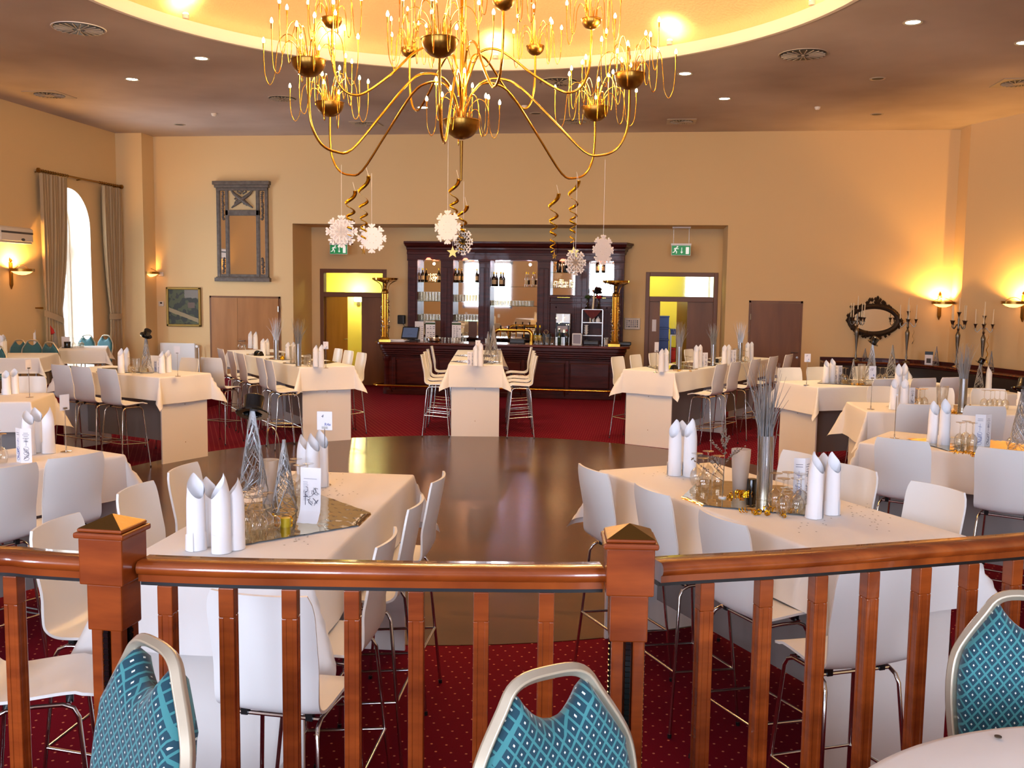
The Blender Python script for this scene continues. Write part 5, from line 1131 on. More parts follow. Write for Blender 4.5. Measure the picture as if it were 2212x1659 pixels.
arm(1085, 8, 1.3, 1, .10, 7, 51, .72, zb0+.25, .36, zb0+.72)
b_ = bowlmesh(.19).build('bowl', 'brass_dark', ch, angle=60, loc=(0, 0, zb0))
mb, tips = spray(.15, 10, 99, .9); mb.build('wire_spray', 'brass', ch, loc=(0, 0, zb0-.01), angle=80); bulbs(ch, [t+V((0, 0, zb0-.01)) for t in tips])
point('chandelier_glow', (CC.x, CC.y, zb0+.45), CHW*1.2, (255, 206, 140), .12)
# dome uplights
for i, px in enumerate([(384, 44), (712, 110), (1068, 120), (1440, 94), (1775, 14)]):
    p = onz(px[0], px[1], CZ+.15); d = (p-V((DC.x, DC.y, p.z))).normalized(); p = V((DC.x, DC.y, CZ+.15))+d*(DR-.02)
    t = thing('dome_uplight', 'small glaring lamp on the dome rim, %s from the left' % ORD[i], 'uplight', p, group='lamps on the dome rim')
    MB().lathe([(0, .0), (.04, 0), (.045, .05), (.02, .06)], 14).build('lamp_body', 'white_trim', t); MB().lathe([(0, .075), (.03, .07), (.036, .055), (.02, .05)], 14).build('lamp_glass', 'halo_lamp', t)
    q = p+d*.12+V((0, 0, .1)); spot('uplight_beam', p-d*.10+V((0, 0, .10)), p+d*.25+V((0, 0, .55)), 26, (255, 206, 138), 2.3, .03, 1)
for k in range(8): a = PI+PI*(k+.5)/8; spot('uplight_beam', (DC.x+(DR-.15)*cos(a), DC.y+(DR-.15)*sin(a), CZ+.25), (DC.x+(DR+.2)*cos(a), DC.y+(DR+.2)*sin(a), CZ+.7), 26, (255, 206, 138), 2.3, .03, 1)
# ================================================================ paper snowflakes, spirals and stars hanging below the chandelier
def make_flake():
    t = thing('snowflake', 'x', 'hanging snowflake'); mb = MB(); th = .008
    def pr(poly): mb.prism(poly, th, Matrix.Translation((0, th/2, 0)) @ Matrix.Rotation(PI/2, 4, 'X'))
    for k in range(8):
        a = k*PI/4; c, s = cos(a), sin(a); rt = lambda x, y: (x*c-y*s, x*s+y*c)
        def bar(x0, y0, x1, y1, w):
            dx, dy = x1-x0, y1-y0; l = math.hypot(dx, dy); nx, ny = -dy/l*w, dx/l*w; e = [(x0+nx, y0+ny), (x0-nx, y0-ny)]
            for j in range(7): b = -PI/2+PI*j/6; e.append((x1+dx/l*w*cos(b)-dy/l*w*sin(b), y1+dy/l*w*cos(b)+dx/l*w*sin(b)))
            pr([rt(*p) for p in e])
        bar(0, 0, 0, .155, .0135); bar(0, .125, .03, .155, .011); bar(0, .125, -.03, .155, .011); bar(0, .088, .036, .118, .011); bar(0, .088, -.036, .118, .011); bar(0, .05, .045, .1, .013); bar(0, .05, -.045, .1, .013)
    pr([(.05*cos(k*PI/8), .05*sin(k*PI/8)) for k in range(16)])
    mb.build('flake', 'flake', t, smooth=False); return t
FL = Proto(make_flake())
def hang(px, py, dist): return far(px, py, dist)
DD = 10.4
for x, y, h, w, rz, top, lab in ((738, 500, 68, 1, .1, 356, 'leftmost white snowflake, before the left exit sign'), (803, 515, 62, 1, .12, 374, 'white snowflake beside the leftmost one, under a chandelier arm'), (967, 491, 72, .85, -.5, 302, 'white snowflake left of the golden star before the bar'), (1001, 523, 56, .8, -.6, 392, 'small white snowflake right of the golden star'),
                                 (1243, 567, 56, .72, .7, 377, 'white snowflake behind the right golden star'), (1303, 540, 64, .62, .85, 345, 'rightmost white snowflake, seen at an angle')):
    p = hang(x, y, DD); k = h/FPX*DD/.335; o = FL.put(p, rz, lab, None, (k, k, k)); zt = far(x, top, DD).z
    s_ = MB().cyl((0, 0, .16), (0, 0, (zt-p.z)/k), .0016/k, n=4).build('thread', 'white_paint', o)
def star(px, py, h, rz, lab):
    p = hang(px, py, DD); r = h/FPX*DD/1.8; po = [((r if k % 2 == 0 else r*.42)*cos(PI/2+k*PI/5), (r if k % 2 == 0 else r*.42)*sin(PI/2+k*PI/5)) for k in range(10)]
    t = thing('paper_star', lab, 'hanging star', p, rz); MB().prism(po, .006, Matrix.Rotation(PI/2, 4, 'X')).build('star', 'star', t, smooth=False); return t, p
for x, y0, y1, lab in ((756, 412, 530, 'golden paper spiral, left one of the left pair'), (785, 380, 522, 'golden paper spiral, right one of the left pair'), (980, 386, 510, 'golden paper spiral above the left star'), (998, 444, 545, 'short golden paper spiral beside the small snowflake'), (1196, 418, 545, 'golden paper spiral, left one of the right pair'), (1239, 390, 524, 'golden paper spiral, right one of the right pair')):
    a, b = far(x, y0, DD), far(x, y1, DD); N = 90; L = a.z-b.z; pts = []
    for i in range(N+1): u = i/N; w_ = 2*PI*(1.2*u+4.2*u*u); r_ = .055*(1-.55*u); pts.append((r_*cos(w_), r_*sin(w_), -L*u))
    t = thing('paper_spiral', lab, 'hanging spiral', a); MB().tube(pts, [.021*(1-.6*i/N) for i in range(N+1)], 4, flat=.06).build('ribbon', 'gold_foil', t, angle=180)
    MB().cyl((.055, 0, 0), (.03, 0, .09), .0015, n=4).build('thread', 'white_paint', t)
for x, y, h, rz, top, lab in ((978, 545, 24, 0, 510, 'golden star before the bar cabinet, left one'), (1239, 545, 24, .1, 520, 'golden star over the right snowflake'), (1197, 553, 14, .9, 540, 'tiny golden star hanging from a long spiral'), (785, 541, 18, 1.3, 522, 'golden star seen edge-on at the second snowflake')):
    t, p = star(x, y, h, rz, lab); zt = far(x, top, DD).z; MB().cyl((0, 0, .03), (0, 0, max(.05, zt-p.z)), .0015, n=4).build('thread', 'white_paint', t)
# ================================================================ ceiling vents and detectors
def vent(px, py, r, kind, lab):
    p = onz(px, py, CZ); t = thing('ceiling_vent', lab, 'ceiling vent', (p.x, p.y, CZ))
    if kind == 'sq': MB().box((0, 0, -.006), (r*2.5, r*2.5, .012)).build('plate', 'vent_trim', t, smooth=False)
    else: MB().lathe([(r*.98, 0), (r*1.08, -.01), (r*1.1, -.002), (r*1.1, 0)], 36).build('rim', 'white_trim' if px < 300 else 'vent_trim', t)
    MB().lathe([(0, -.0135), (r, -.0135), (r, 0)], 32).build('opening', 'black', t, smooth=False); mb = MB()
    for k in range(20): a = k*PI/10; mb.box((r*.62*cos(a), r*.62*sin(a), -.02), (r*.7, .012, .012), rz=a+(.25 if kind == 'sq' else 0))
    mb.lathe([(0, -.026), (r*.3 if kind == 'sq' else r*.08, -.026), (r*.3 if kind == 'sq' else r*.08, -.012)], 20); mb.build('vane', 'vent_trim', t, smooth=False)
vent(170, 61, .3, 'rd', 'round spoked ceiling vent at the upper left'); vent(107, 204, .25, 'sq', 'square ceiling vent with swirl slots near the left wall'); vent(1735, 117, .3, 'rd', 'round spoked ceiling vent right of the dome')
vent(1472, 262, .22, 'sq', 'swirl ceiling vent above the right recess door'); vent(1207, 176, .28, 'rd', 'round ceiling vent behind the chandelier, right of its stem'); vent(1242, 262, .22, 'sq', 'swirl ceiling vent behind the right chandelier bowl'); vent(791, 267, .22, 'sq', 'swirl ceiling vent below the left chandelier bowls'); vent(610, 212, .22, 'rd', 'ceiling vent at the left edge of the chandelier'); vent(2200, 178, .25, 'sq', 'square ceiling vent cut off at the right edge')
for x, y, l in ((462, 245, 'left'), (1766, 231, 'right'), (1133, 228, 'middle')):
    p = onz(x, y, CZ); t = thing('smoke_detector', 'small white smoke detector, %s one of three on the ceiling' % l, 'smoke detector', (p.x, p.y, CZ)); MB().lathe([(0, -.05), (.03, -.05), (.045, -.03), (.05, -.012), (.05, 0)], 20).build('detector_body', 'white_trim', t)
# ================================================================ things on the walls
def wallpt(px, py, y=WY): return ony(px, py, y)
# tall mirror in a grey carved frame
a, b = wallpt(463, 392), wallpt(588, 609); w, h = b.x-a.x, a.z-b.z; c = V(((a.x+b.x)/2, WY, (a.z+b.z)/2))
t = thing('wall_mirror', 'tall mirror in a grey carved wooden frame above the double door', 'mirror', c); hw, hh = w/2-.06, h/2
mb = MB(); mb.b2(-hw, hw, -.05, 0, hh-.2, hh-.06); mb.b2(-hw, hw, -.05, 0, -hh, -hh+.16)
for x in (-hw+.035, -hw+.235, hw-.035, hw-.235): mb.b2(x-.035, x+.035, -.06, 0, -hh+.1, hh-.1)
mb.b2(-hw+.2, hw-.2, -.06, 0, .32*hh, .32*hh+.12); mb.build('frame', 'grey_frame', t, smooth=False, bev=.008)
mb = MB()
for k, (e, z0, z1) in enumerate(((.0, hh-.2, hh-.14), (.03, hh-.14, hh-.08), (.06, hh-.08, hh))): mb.b2(-hw-e, hw+e, -.07-e, 0, z0, z1)
for e, z0, z1 in ((.02, -hh, -hh+.05), (.045, -hh-.0, -hh+.03)): mb.b2(-hw-e, hw+e, -.07-e, 0, z0, z1+.05)
mb.build('cornice', 'grey_frame', t, smooth=False, bev=.008)
MB().b2(-hw+.27, hw-.27, -.02, -.012, -hh+.16, .32*hh).build('main_glass', 'mirror', t, smooth=False)
for s_ in (-1, 1): MB().b2(s_*(hw-.2), s_*(hw-.07), -.02, -.012, -hh+.14, hh-.2).build('side_glass', 'mirror', t, smooth=False)
MB().b2(-hw+.27, hw-.27, -.03, -.012, .32*hh+.1, hh-.2).build('upper_panel', 'label_cream', t, smooth=False)
q = random.Random(2)
def garland(x, z0, z1, n):
    mb = MB()
    for k in range(n): z = z0+(z1-z0)*k/(n-1); mb.lathe([(0, -.03), (.018+.018*q.random(), 0), (0, .03)], 7, (x+q.uniform(-.015, .015), -.032, z), sy=.5)
    mb.tube([(x+.015*sin(k*1.7), -.03, z0+(z1-z0)*k/20) for k in range(21)], .012, 5); return mb
for s_ in (-1, 1):
    garland(s_*(hw-.135), .25*hh, hh-.24, 14).build('carved_garland', 'grey_frame', t); garland(s_*(hw-.135), -hh+.2, -hh+.5, 8).build('carved_urn', 'grey_frame', t)
mb = MB(); zc_ = .66*hh
for s_ in (-1, 1):
    mb.tube([(s_*.28, -.045, zc_+.22), (s_*.18, -.05, zc_+.1), (0, -.055, zc_-.03), (-s_*.14, -.05, zc_-.13), (-s_*.24, -.045, zc_-.2)], [.012, .035, .045, .03, .015], 8); mb.tube([(0, -.05, zc_+.14), (s_*.08, -.05, zc_+.22), (s_*.1, -.05, zc_+.14), (s_*.02, -.05, zc_+.1)], .02, 6)
for k in range(12): mb.lathe([(0, -.03), (.03, 0), (0, .03)], 7, (q.uniform(-.16, .16), -.05, zc_+q.uniform(-.17, .05)), sy=.5)
mb.build('carved_trophy', 'grey_frame', t)
# painting
a, b = wallpt(360, 620), wallpt(436, 706); w, h = b.x-a.x, a.z-b.z; t = thing('painting', 'small dark landscape painting with a pale path in a gilt frame', 'painting', ((a.x+b.x)/2, WY, (a.z+b.z)/2))
mb = MB(); f_ = .055
for x0, x1, z0, z1 in ((-w/2, w/2, h/2-f_, h/2), (-w/2, w/2, -h/2, -h/2+f_), (-w/2, -w/2+f_, -h/2, h/2), (w/2-f_, w/2, -h/2, h/2)): mb.b2(x0, x1, -.05, 0, z0, z1)
mb.build('frame', 'old_gold', t, smooth=False, bev=.012); MB().b2(-w/2+f_-.01, w/2-f_+.01, -.03, -.005, -h/2+f_-.01, h/2-f_+.01).build('canvas', 'painting', t, smooth=False)
# wooden doors in the far wall
def door(n, x0, x1, zt, split, hx, lab, m='oak'):
    f = struct(MB().b2(x0, x0+.04, WY-.012, WY+.02, 0, zt).b2(x1-.04, x1, WY-.012, WY+.02, 0, zt).b2(x0, x1, WY-.012, WY+.02, zt-.04, zt).build('door_%d' % n, 'oak_dark', smooth=False), lab)
    ed = [x0+.04]+([split] if split else [])+[x1-.04]
    for k in range(len(ed)-1): l = MB().b2(ed[k]+.003, ed[k+1]-.003, WY-.022, WY+.01, 0, zt-.044).build('door_leaf', m, f, smooth=False)
    mb = MB(); mb.tube([(hx, WY-.02, 1.04), (hx, WY-.07, 1.04), (hx-.13, WY-.07, 1.04)], .011, 8); mb.build('handle', 'steel', l)
    MB().lathe([(0, .0), (.025, 0), (.025, .01), (0, .012)], 14, M=Matrix.Translation((hx, WY-.022, .93)) @ Matrix.Rotation(PI/2, 4, 'X')).build('lock_rose', 'steel', l)
    for z in (.25, 1.75): MB().cyl((x0+.04 if n == 4 else x1-.04, WY-.03, z-.06), (x0+.04 if n == 4 else x1-.04, WY-.03, z+.06), .012, n=8).build('hinge', 'steel', l)
door(3, -9.46, -7.83, 2.02, wallpt(514, 700).x, wallpt(520, 700).x+.1, 'plain oak double door below the tall mirror'); door(4, 2.17, 3.24, 2.08, None, wallpt(1722, 759).x, 'single plain oak door right of the bar recess', 'oak_dark')
# thermostat and light-switch box
c = wallpt(349, 656); t = thing('thermostat', 'small cream thermostat with dark display beside the painting', 'thermostat', (c.x, WY, c.z)); MB().rbox((0, -.015, 0), (.12, .03, .11), .01).build('case', 'beige_plastic', t); MB().b2(-.02, .03, -.032, -.03, 0, .035).build('display', 'black', t, smooth=False)
c = wallpt(349, 592); t = thing('junction_box', 'small cream box on the wall beside the left sconce', 'wall box', (c.x, WY, c.z)); MB().rbox((0, -.02, 0), (.11, .04, .09), .01).build('case', 'beige_plastic', t)
# radiator
a, b = wallpt(347, 740, 20.1), wallpt(424, 840, 20.1); t = thing('radiator', 'flat white panel radiator below the painting', 'radiator', (0, 0, 0)); MB().b2(a.x, b.x, 20.06, 20.12, .2, a.z).build('panel', 'white_paint', t, smooth=False, bev=.012); MB().b2(a.x, b.x, 20.12, 20.17, .25, a.z-.02).build('convector', 'white_paint', t, smooth=False)
mb = MB(); mb.tube([(b.x, 20.09, a.z-.06), (b.x+.08, 20.09, a.z-.06), (b.x+.09, 20.09, .02)], .012, 8); mb.build('pipe', 'white_paint', t); MB().cyl((b.x+.09, 20.05, a.z-.06), (b.x+.09, 19.97, a.z-.06), .03).build('valve', 'white_paint', t)
# wall sconces: a shallow glass bowl in a bronze ring, bracket below, light washing the wall above
def sconce(p, nrm, lab, pw=34, sz=1.0):
    rz = math.atan2(nrm[1], nrm[0])+PI/2; t = thing('wall_sconce', lab, 'wall lamp', p, rz); r = .21*sz    # local -y points into the room
    MB().lathe([(0, -.085), (.06, -.08), (.13, -.055), (r-.02, -.01), (r-.02, 0)], 28, (0, -r-.02, 0)).build('glass_bowl', 'sconce_glow', t)
    MB().lathe([(r-.025, -.02), (r, -.02), (r, .03), (r-.025, .03), (r-.025, -.02)], 32, (0, -r-.02, 0)).build('ring', 'brass_dark', t, angle=40)
    mb = MB(); mb.b2(-.035, .035, -.03, 0, -.26, .14); mb.add([(-.035, -.03, -.26), (.035, -.03, -.26), (0, -.02, -.34), (-.035, 0, -.26), (.035, 0, -.26), (0, -.0, -.34)], [(0, 2, 1), (3, 4, 5), (0, 3, 5, 2), (1, 2, 5, 4)]); mb.lathe([(0, .14), (.03, .16), (.015, .2), (0, .21)], 12, (0, -.02, 0)); mb.build('wall_bracket', 'brass_dark', t)
    MB().tube([(-r*.9, -r-.02, .03)]+[(-r*.9+1.8*r*k/8, -r-.02, .03+.07*sin(PI*k/8)) for k in range(1, 8)]+[(r*.9, -r-.02, .03)], .006, 6).build('hoop', 'brass_dark', t)
    g_ = V(p)+V((nrm[0], nrm[1], 0)).normalized()*(r*.8)+V((0, 0, .06)); s_ = spot('sconce_light', g_, g_+V((-nrm[0]*.18, -nrm[1]*.18, 1)), pw*3.2, (255, 186, 92), 2.75, .05, .25)
    MB().lathe([(0, -.03), (.025, -.02), (.03, .0), (.02, .02), (0, .03)], 12, (0, -r-.02, -.01)).build('lamp', 'halo_lamp', t)
p = onx(22, 583, LX+.0); sconce((LX, p.y, 2.47), (1, 0), 'bronze bowl sconce under the air conditioner on the left wall')
p = ony(326, 590, WY-.2); sconce((p.x-.02, WY, p.z), (0, -1), 'bronze bowl sconce in the left corner, beside the painting')
p = ony(2052, 655, WY-.2); sconce((min(p.x, RX-.22), WY, p.z), (0, -1), 'bronze bowl sconce in the right corner above the candelabra')
wd = V((1.3, -2.8, 0)).normalized(); d = ray(2212, 655); tt = col_on_line(2212, 655, V((RX, 19.6, 0)), wd); p = V((RX, 19.6, 0))+wd*tt; nr = (-2.8, -1.3); sconce((p.x, p.y, 2.12), nr, 'bronze bowl sconce cut off at the right picture edge')
# air conditioner
p = onx(50, 500, LX); t = thing('air_conditioner', 'white wall air conditioner cut off at the left edge', 'air conditioner', (LX, p.y-.48, 3.1)); MB().rbox((.11, 0, 0), (.22, .96, .28), .06).build('body', 'beige_plastic', t); MB().b2(.221, .226, -.44, .44, .02, .055).build('stripe', 'grille', t, smooth=False); MB().b2(.1, .215, -.42, .42, -.15, -.135).build('flap', 'beige_plastic', t, smooth=False); MB().lathe([(0, 0), (.05, 0), (.05, .01), (0, .012)], 16, M=Matrix.Translation((.218, .15, -.08)) @ Matrix.Rotation(PI/2, 4, 'Y'), sx=.5).build('badge', 'black', t)
# curtains and rod
y0, y1 = 16.78, 19.66; t = thing('curtain_rod', 'brass curtain rod with knobbed ends above the arched window', 'curtain rod', (LX+.14, 0, 4.33)); mb = MB(); mb.cyl((0, y0, 0), (0, y1, 0), .02, n=10); mb.build('rod', 'brass_dark', t)
for y in (y0, y1): MB().lathe([(0, -.05), (.03, -.04), (.045, 0), (.03, .04), (0, .05)], 14, (0, y, 0)).build('finial', 'brass_dark', t)
for k in range(22): y = y0+.06+(.85 if k < 12 else .75)*(k if k < 12 else k-12)/(11 if k < 12 else 9)+(0 if k < 12 else 1.98); MB().tube([(.027*cos(i*PI/5), y, .027*sin(i*PI/5)) for i in range(10)], .005, 5, closed=True).build('curtain_ring', 'brass_dark', t)
for y in (y0+.1, (y0+y1)/2, y1-.1): MB().cyl((0, y, 0), (-.14, y, -.02), .012, n=6).build('rod_bracket', 'brass_dark', t)
def curtain(ya, yb, tie_a, tie_b, zt_, lab):
    t = thing('curtain', lab, 'curtain', (LX+.14, 0, 0)); N, M_ = 72, 26
    def fn(u, v):
        z = 4.28-(4.28-.34)*v; k = 0
        if z > zt_: k = ((4.28-z)/(4.28-zt_))**2.2
        else: k = max(0, 1-((zt_-z)/1.0)*.35)
        a, b = ya+(tie_a-ya)*k, yb+(tie_b-yb)*k
        return (.045*sin(u*PI*18)*(1-.3*k)+.012*sin(u*40+v*5), a+(b-a)*u, z)
    MB().grid(N*2, M_, fn).build('drape', 'curtain', t, angle=180)
    mb = MB(); e = .06
    mb.grid(12, 3, lambda u, v: (.075*sin(PI*u)+.0, tie_a-.05+(tie_b-tie_a+.1)*u, zt_-.12+.12*v-(.25*(u if tie_a < 17.3 else 0)*(1-.3*u)))); o = mb.build('tie_band', 'curtain', t, angle=180)
    return t
tc_ = curtain(16.8, 17.66, 16.86, 17.38, 1.75, 'beige curtain gathered by a band, left of the arched window'); curtain(18.9, 19.62, 19.1, 19.5, 1.62, 'beige curtain gathered by a band, right of the arched window')
MB().cyl((-.13, 16.74, 1.78), (.02, 16.74, 1.78), .012, .02).build('hold_back', 'brass_dark', tc_)
# facade across the street
mb = MB(); mb.b2(-30, -29.5, 10, 60, -1, 9); o = mb.build('outside_facade', 'corridor', smooth=False); o.data.materials.clear(); mat('facade', (226, 196, 186), .9); o.data.materials.append(MATS['facade']); struct(o)
mb = MB()
for k in range(9):
    for z in (1.5, 4.8): mb.b2(-29.48, -29.4, 13+k*4.6, 14.8+k*4.6, z, z+2)
o = mb.build('outside_window', 'screen', smooth=False); struct(o)
mb = MB(); mb.b2(-40, LX-.6, 5, 60, -1.2, -1); o = mb.build('outside_street', 'print_grey', smooth=False); struct(o)
# ================================================================ right corner: oval mirror, bench with ledge, candelabra
c = V(((wallpt(1825, 690).x+wallpt(1950, 690).x)/2, WY, 1.72)); t = thing('oval_mirror', 'oval mirror in a dark heavily carved frame over the corner bench', 'mirror', c); ra, rb_ = .42, .23
mb = MB(); mb.prism([(ra*cos(k*PI/20), rb_*sin(k*PI/20)) for k in range(40)], .02, Matrix.Rotation(PI/2, 4, 'X')); mb.build('glass_plate', 'mirror', t, smooth=False)
mb = MB(); mb.tube([((ra+.05)*cos(k*PI/24), -.03, (rb_+.05)*sin(k*PI/24)) for k in range(48)], .055, 8, closed=True); q = random.Random(5)
for k in range(110):
    a = q.uniform(0, 2*PI); r_ = q.uniform(.03, .12); s_ = q.uniform(.02, .045); mb.lathe([(0, -s_), (s_*.8, 0), (0, s_)], 7, ((ra+r_)*cos(a), -.05+q.uniform(-.02, .01), (rb_+r_*.9)*sin(a)), sy=.6)
for k in range(60):
    x = q.gauss(0, .16); zt_ = .50-abs(x)*.75; z = q.uniform(.26, max(.27, zt_)); mb.lathe([(0, -.04), (.032, 0), (0, .04)], 7, (x, -.05, z), sy=.6)
for k in range(30): x = q.gauss(0, .2); mb.lathe([(0, -.04), (.035, 0), (0, .04)], 7, (x, -.05, -.27-q.random()*max(.02, .13-abs(x)*.3)), sy=.6)
mb.build('carved_frame', 'carved', t)
LZ = .9; lp = [(3.62, WY-.02), (4.5, WY-.03), (5.25, 19.95), (5.75, 19.45), (6.15, 18.6), (6.5, 17.6), (6.9, 16.6)]
lp = [(p.x, p.y) for p in spl([V((x, y, 0)) for x, y in lp], 5)]
t = thing('corner_bench', 'curved dark leather corner bench with a wooden ledge along its back', 'bench', (0, 0, 0))
MB().sweep([(-.02, LZ-.04), (.34, LZ-.04), (.36, LZ-.02), (.34, LZ), (-.02, LZ)], lp).build('ledge', 'bar_top', t, angle=40); MB().sweep([(-.02, LZ), (.02, LZ), (.02, LZ+.06), (-.02, LZ+.06)], lp).build('upstand', 'bar_wood', t, smooth=False)
MB().sweep([(.0, .05), (.30, .05), (.34, LZ-.04), (0, LZ-.04)], lp).build('back_panel', 'bar_wood', t, smooth=False); MB().sweep([(.31, .44), (.44, .44), (.42, .7), (.38, LZ-.08), (.33, LZ-.06)], lp).build('back_cushion', 'dark_leather', t, angle=30); MB().sweep([(.3, .02), (.82, .02), (.84, .4), (.80, .46), (.3, .46)], lp).build('seat_cushion', 'dark_leather', t, angle=30)
def make_candelabrum():
    t = thing('candelabrum', 'x', 'candelabrum')
    MB().lathe([(0, 0), (.085, 0), (.08, .015), (.03, .035), (.018, .06), (.025, .1), (.016, .13), (.014, .2), (.045, .52), (.048, .56), (.03, .6), (.018, .63), (.028, .66), (.016, .69), (.026, .73), (.014, .77), (.022, .82), (.012, .86), (.02, .9), (.03, .93), (.045, .955), (.02, .955), (0, .955)], 18).build('column', 'pewter', t)
    for k in range(4):
        a = k*PI/2+.5; c_, s_ = cos(a), sin(a); A_ = MB().tube([(c_*r, s_*r, z) for r, z in ((.01, .72), (.05, .74), (.08, .70), (.12, .665), (.155, .69), (.16, .74))], .008, 6).build('arm', 'pewter', t)
        MB().lathe([(0, 0), (.035, .0), (.012, .01), (.022, .04), (.028, .06), (.044, .075), (.02, .075), (0, .075)], 14, (c_*.16, s_*.16, .735)).build('cup', 'pewter', A_); MB().cyl((c_*.16, s_*.16, .81), (c_*.165, s_*.165, 1.07), .011, .009).build('candle', 'candle', A_)
    MB().cyl((0, 0, .955), (0, 0, 1.2), .011, .009).build('candle', 'candle', t); return t
CAN = Proto(make_candelabrum())
def onledge(px, py=None):
    d = ray(px, 780); az = math.atan2(d.x, d.y); m = []
    for i in range(len(lp)-1):
        a, b = V((*lp[i], 0)), V((*lp[i+1], 0)); dd = (b-a).normalized(); n_ = V((dd.y, -dd.x, 0)); a, b = a+n_*.17, b+n_*.17; m.append((abs(math.atan2((a.x+b.x)/2, (a.y+b.y)/2)-az), (a+b)/2))
    p = min(m, key=lambda q_: q_[0])[1]; k = math.hypot(p.x, p.y)/math.hypot(d.x, d.y); return V((d.x*k, d.y*k, LZ+.002))
for px, yt, rz, l in ((1848, 668, .3, 'silver five-armed candelabrum left of the oval mirror'), (1957, 672, .9, 'silver five-armed candelabrum right of the oval mirror'), (2066, 674, .1, 'silver five-armed candelabrum beneath the right corner sconce'), (2121, 682, .7, 'rightmost silver five-armed candelabrum, with ribbons')):
    p = onledge(px); h = topz(px, yt, p.x, p.y)-p.z; CAN.put(p, rz, l, None, (h/.955*.85, h/.955*.85, h/.955))
for px, h, l in ((2022, .36, 'pale wire cone on the bench ledge, left of the corner'), (2141, .36, 'pale wire cone on the bench ledge beside the rightmost candelabrum'), (1868, .26, 'tiny pale cone on the bench ledge before the oval mirror')): SCONE.put(onledge(px), 0, l, None, (.9, .9, h/.36))
p = onledge(2006); t = thing('leaflet_holder', 'small leaflet holder with dark header on the bench ledge', 'leaflet holder', p, -.3); MB().b2(-.07, .07, -.02, .02, 0, .24).build('leaflet', 'paper', t, smooth=False); MB().b2(-.072, .072, -.022, .022, .19, .25).build('header', 'black', t, smooth=False); MB().b2(-.04, .04, -.0225, -.021, .03, .12).build('picture', 'grille', t, smooth=False)
for px, n, m, l in ((1970, 9, 'silver', 'silver ribbon dangling from the second candelabrum'), (2131, 16, 'gold_foil', 'golden ribbon dangling from the rightmost candelabrum')):
    p = onledge(px); mb = MB(); mb.tube([(.014*sin(i*1.4), .014*cos(i*1.4), .66-.035*i) for i in range(n)], .008, 4, flat=.25); o = mb.build('dangling_ribbon', m, loc=p); tag(o, l, 'ribbon')
# ================================================================ green banquet chairs
OUT = [(0, 0), (.05, -.003), (.082, -.018), (.105, -.052), (.14, -.105), (.163, -.15), (.172, -.2), (.172, -.27), (.162, -.36), (.15, -.44), (.145, -.5)]
def make_chair(fabric, framem):
    t = thing('banquet_chair', 'x', 'chair'); HT = .93
    prof = OUT; path = [V((-x, 0, HT+z)) for x, z in prof[::-1]]+[V((x, 0, HT+z)) for x, z in prof[1:]]
    path = spl(path, 3); lean = lambda p: V((p.x, -.235-(p.z-.43)*.16, p.z))
    MB().tube([lean(p) for p in path], .0145, 4, up=(0, 1, 0), flat=1.25).build('back_frame', framem, t, angle=30, bev=.004)
    wd_ = lambda z: next((a[0]+(b[0]-a[0])*(a[1]-z)/(a[1]-b[1]) for a, b in zip(OUT, OUT[1:]) if b[1] <= z <= a[1]), .145)
    def tp(x):
        x = abs(x); o = next((a[1]+(b[1]-a[1])*(x-a[0])/(b[0]-a[0]) for a, b in zip(OUT, OUT[1:]) if a[0] <= x <= b[0] and b[0] > a[0]), -.2)
        sc_ = -.024-.062*max(0, cos(min(1, x/.075)*PI/2))**.8; return min(o-.011, sc_)
    NX, NZ = 31, 22
    def side(sg):
        def fn(u, v):
            uu = (u-.5)*2; xm = .160*uu; xm = .160*math.copysign(abs(uu)**.85, uu); zt_ = tp(xm); zb = -.5
            z = zt_+(zb-zt_)*v; x = xm*min(1, (wd_(z)-.012)/.160) if z < -.15 else math.copysign(min(abs(xm), wd_(z)-.010), xm)
            e = min(1, (1-abs(uu))/.22, v/.12, (1-v)/.12); th = .008+.030*math.sqrt(max(0, e*(2-e)))
            p = lean(V((x, 0, HT+z))); return (p.x, p.y+sg*th, p.z)
        return fn
    A_ = [side(1)(i/(NX-1), j/(NZ-1)) for i in range(NX) for j in range(NZ)]; B_ = [side(-1)(i/(NX-1), j/(NZ-1)) for i in range(NX) for j in range(NZ)]; n_ = NX*NZ; fs = []
    for i in range(NX-1):
        for j in range(NZ-1): k = i*NZ+j; fs.append((k, k+1, k+NZ+1, k+NZ)); fs.append((n_+k, n_+k+NZ, n_+k+NZ+1, n_+k+1))
    rim_ = [i*NZ for i in range(NX)]+[(NX-1)*NZ+j for j in range(1, NZ)]+[i*NZ+NZ-1 for i in range(NX-2, -1, -1)]+[j for j in range(NZ-2, 0, -1)]
    for a, b in zip(rim_, rim_[1:]+rim_[:1]): fs.append((a, b, n_+b, n_+a))
    mb = MB(); mb.add(A_+B_, fs); mb.build('back_pad', fabric, t, angle=75)
    MB().rbox((0, .0, .445), (.44, .44, .075), .06).build('seat_cushion', fabric, t, angle=60); MB().rbox((0, 0, .4), (.42, .42, .02), .05).build('seat_frame', framem, t)
    for sx in (-1, 1):
        MB().tube([(sx*.19, .2, .41), (sx*.2, .215, .2), (sx*.205, .225, 0)], .013, 4, flat=1).build('leg', framem, t, angle=30); MB().tube([(sx*.15, -.235, .45), (sx*.19, -.215, .40), (sx*.2, -.235, .2), (sx*.205, -.26, 0)], .013, 4).build('leg', framem, t, angle=30)
    return t
CH = Proto(make_chair('teal', 'champagne'))
def chair(p, z, face, lab, dd=0):                        # p: where the top of the back stands
    f = V((cos(face), sin(face), 0)); c = V((p.x, p.y, 0))+f*.315; return CH.put((c.x, c.y, z), face-PI/2, lab)
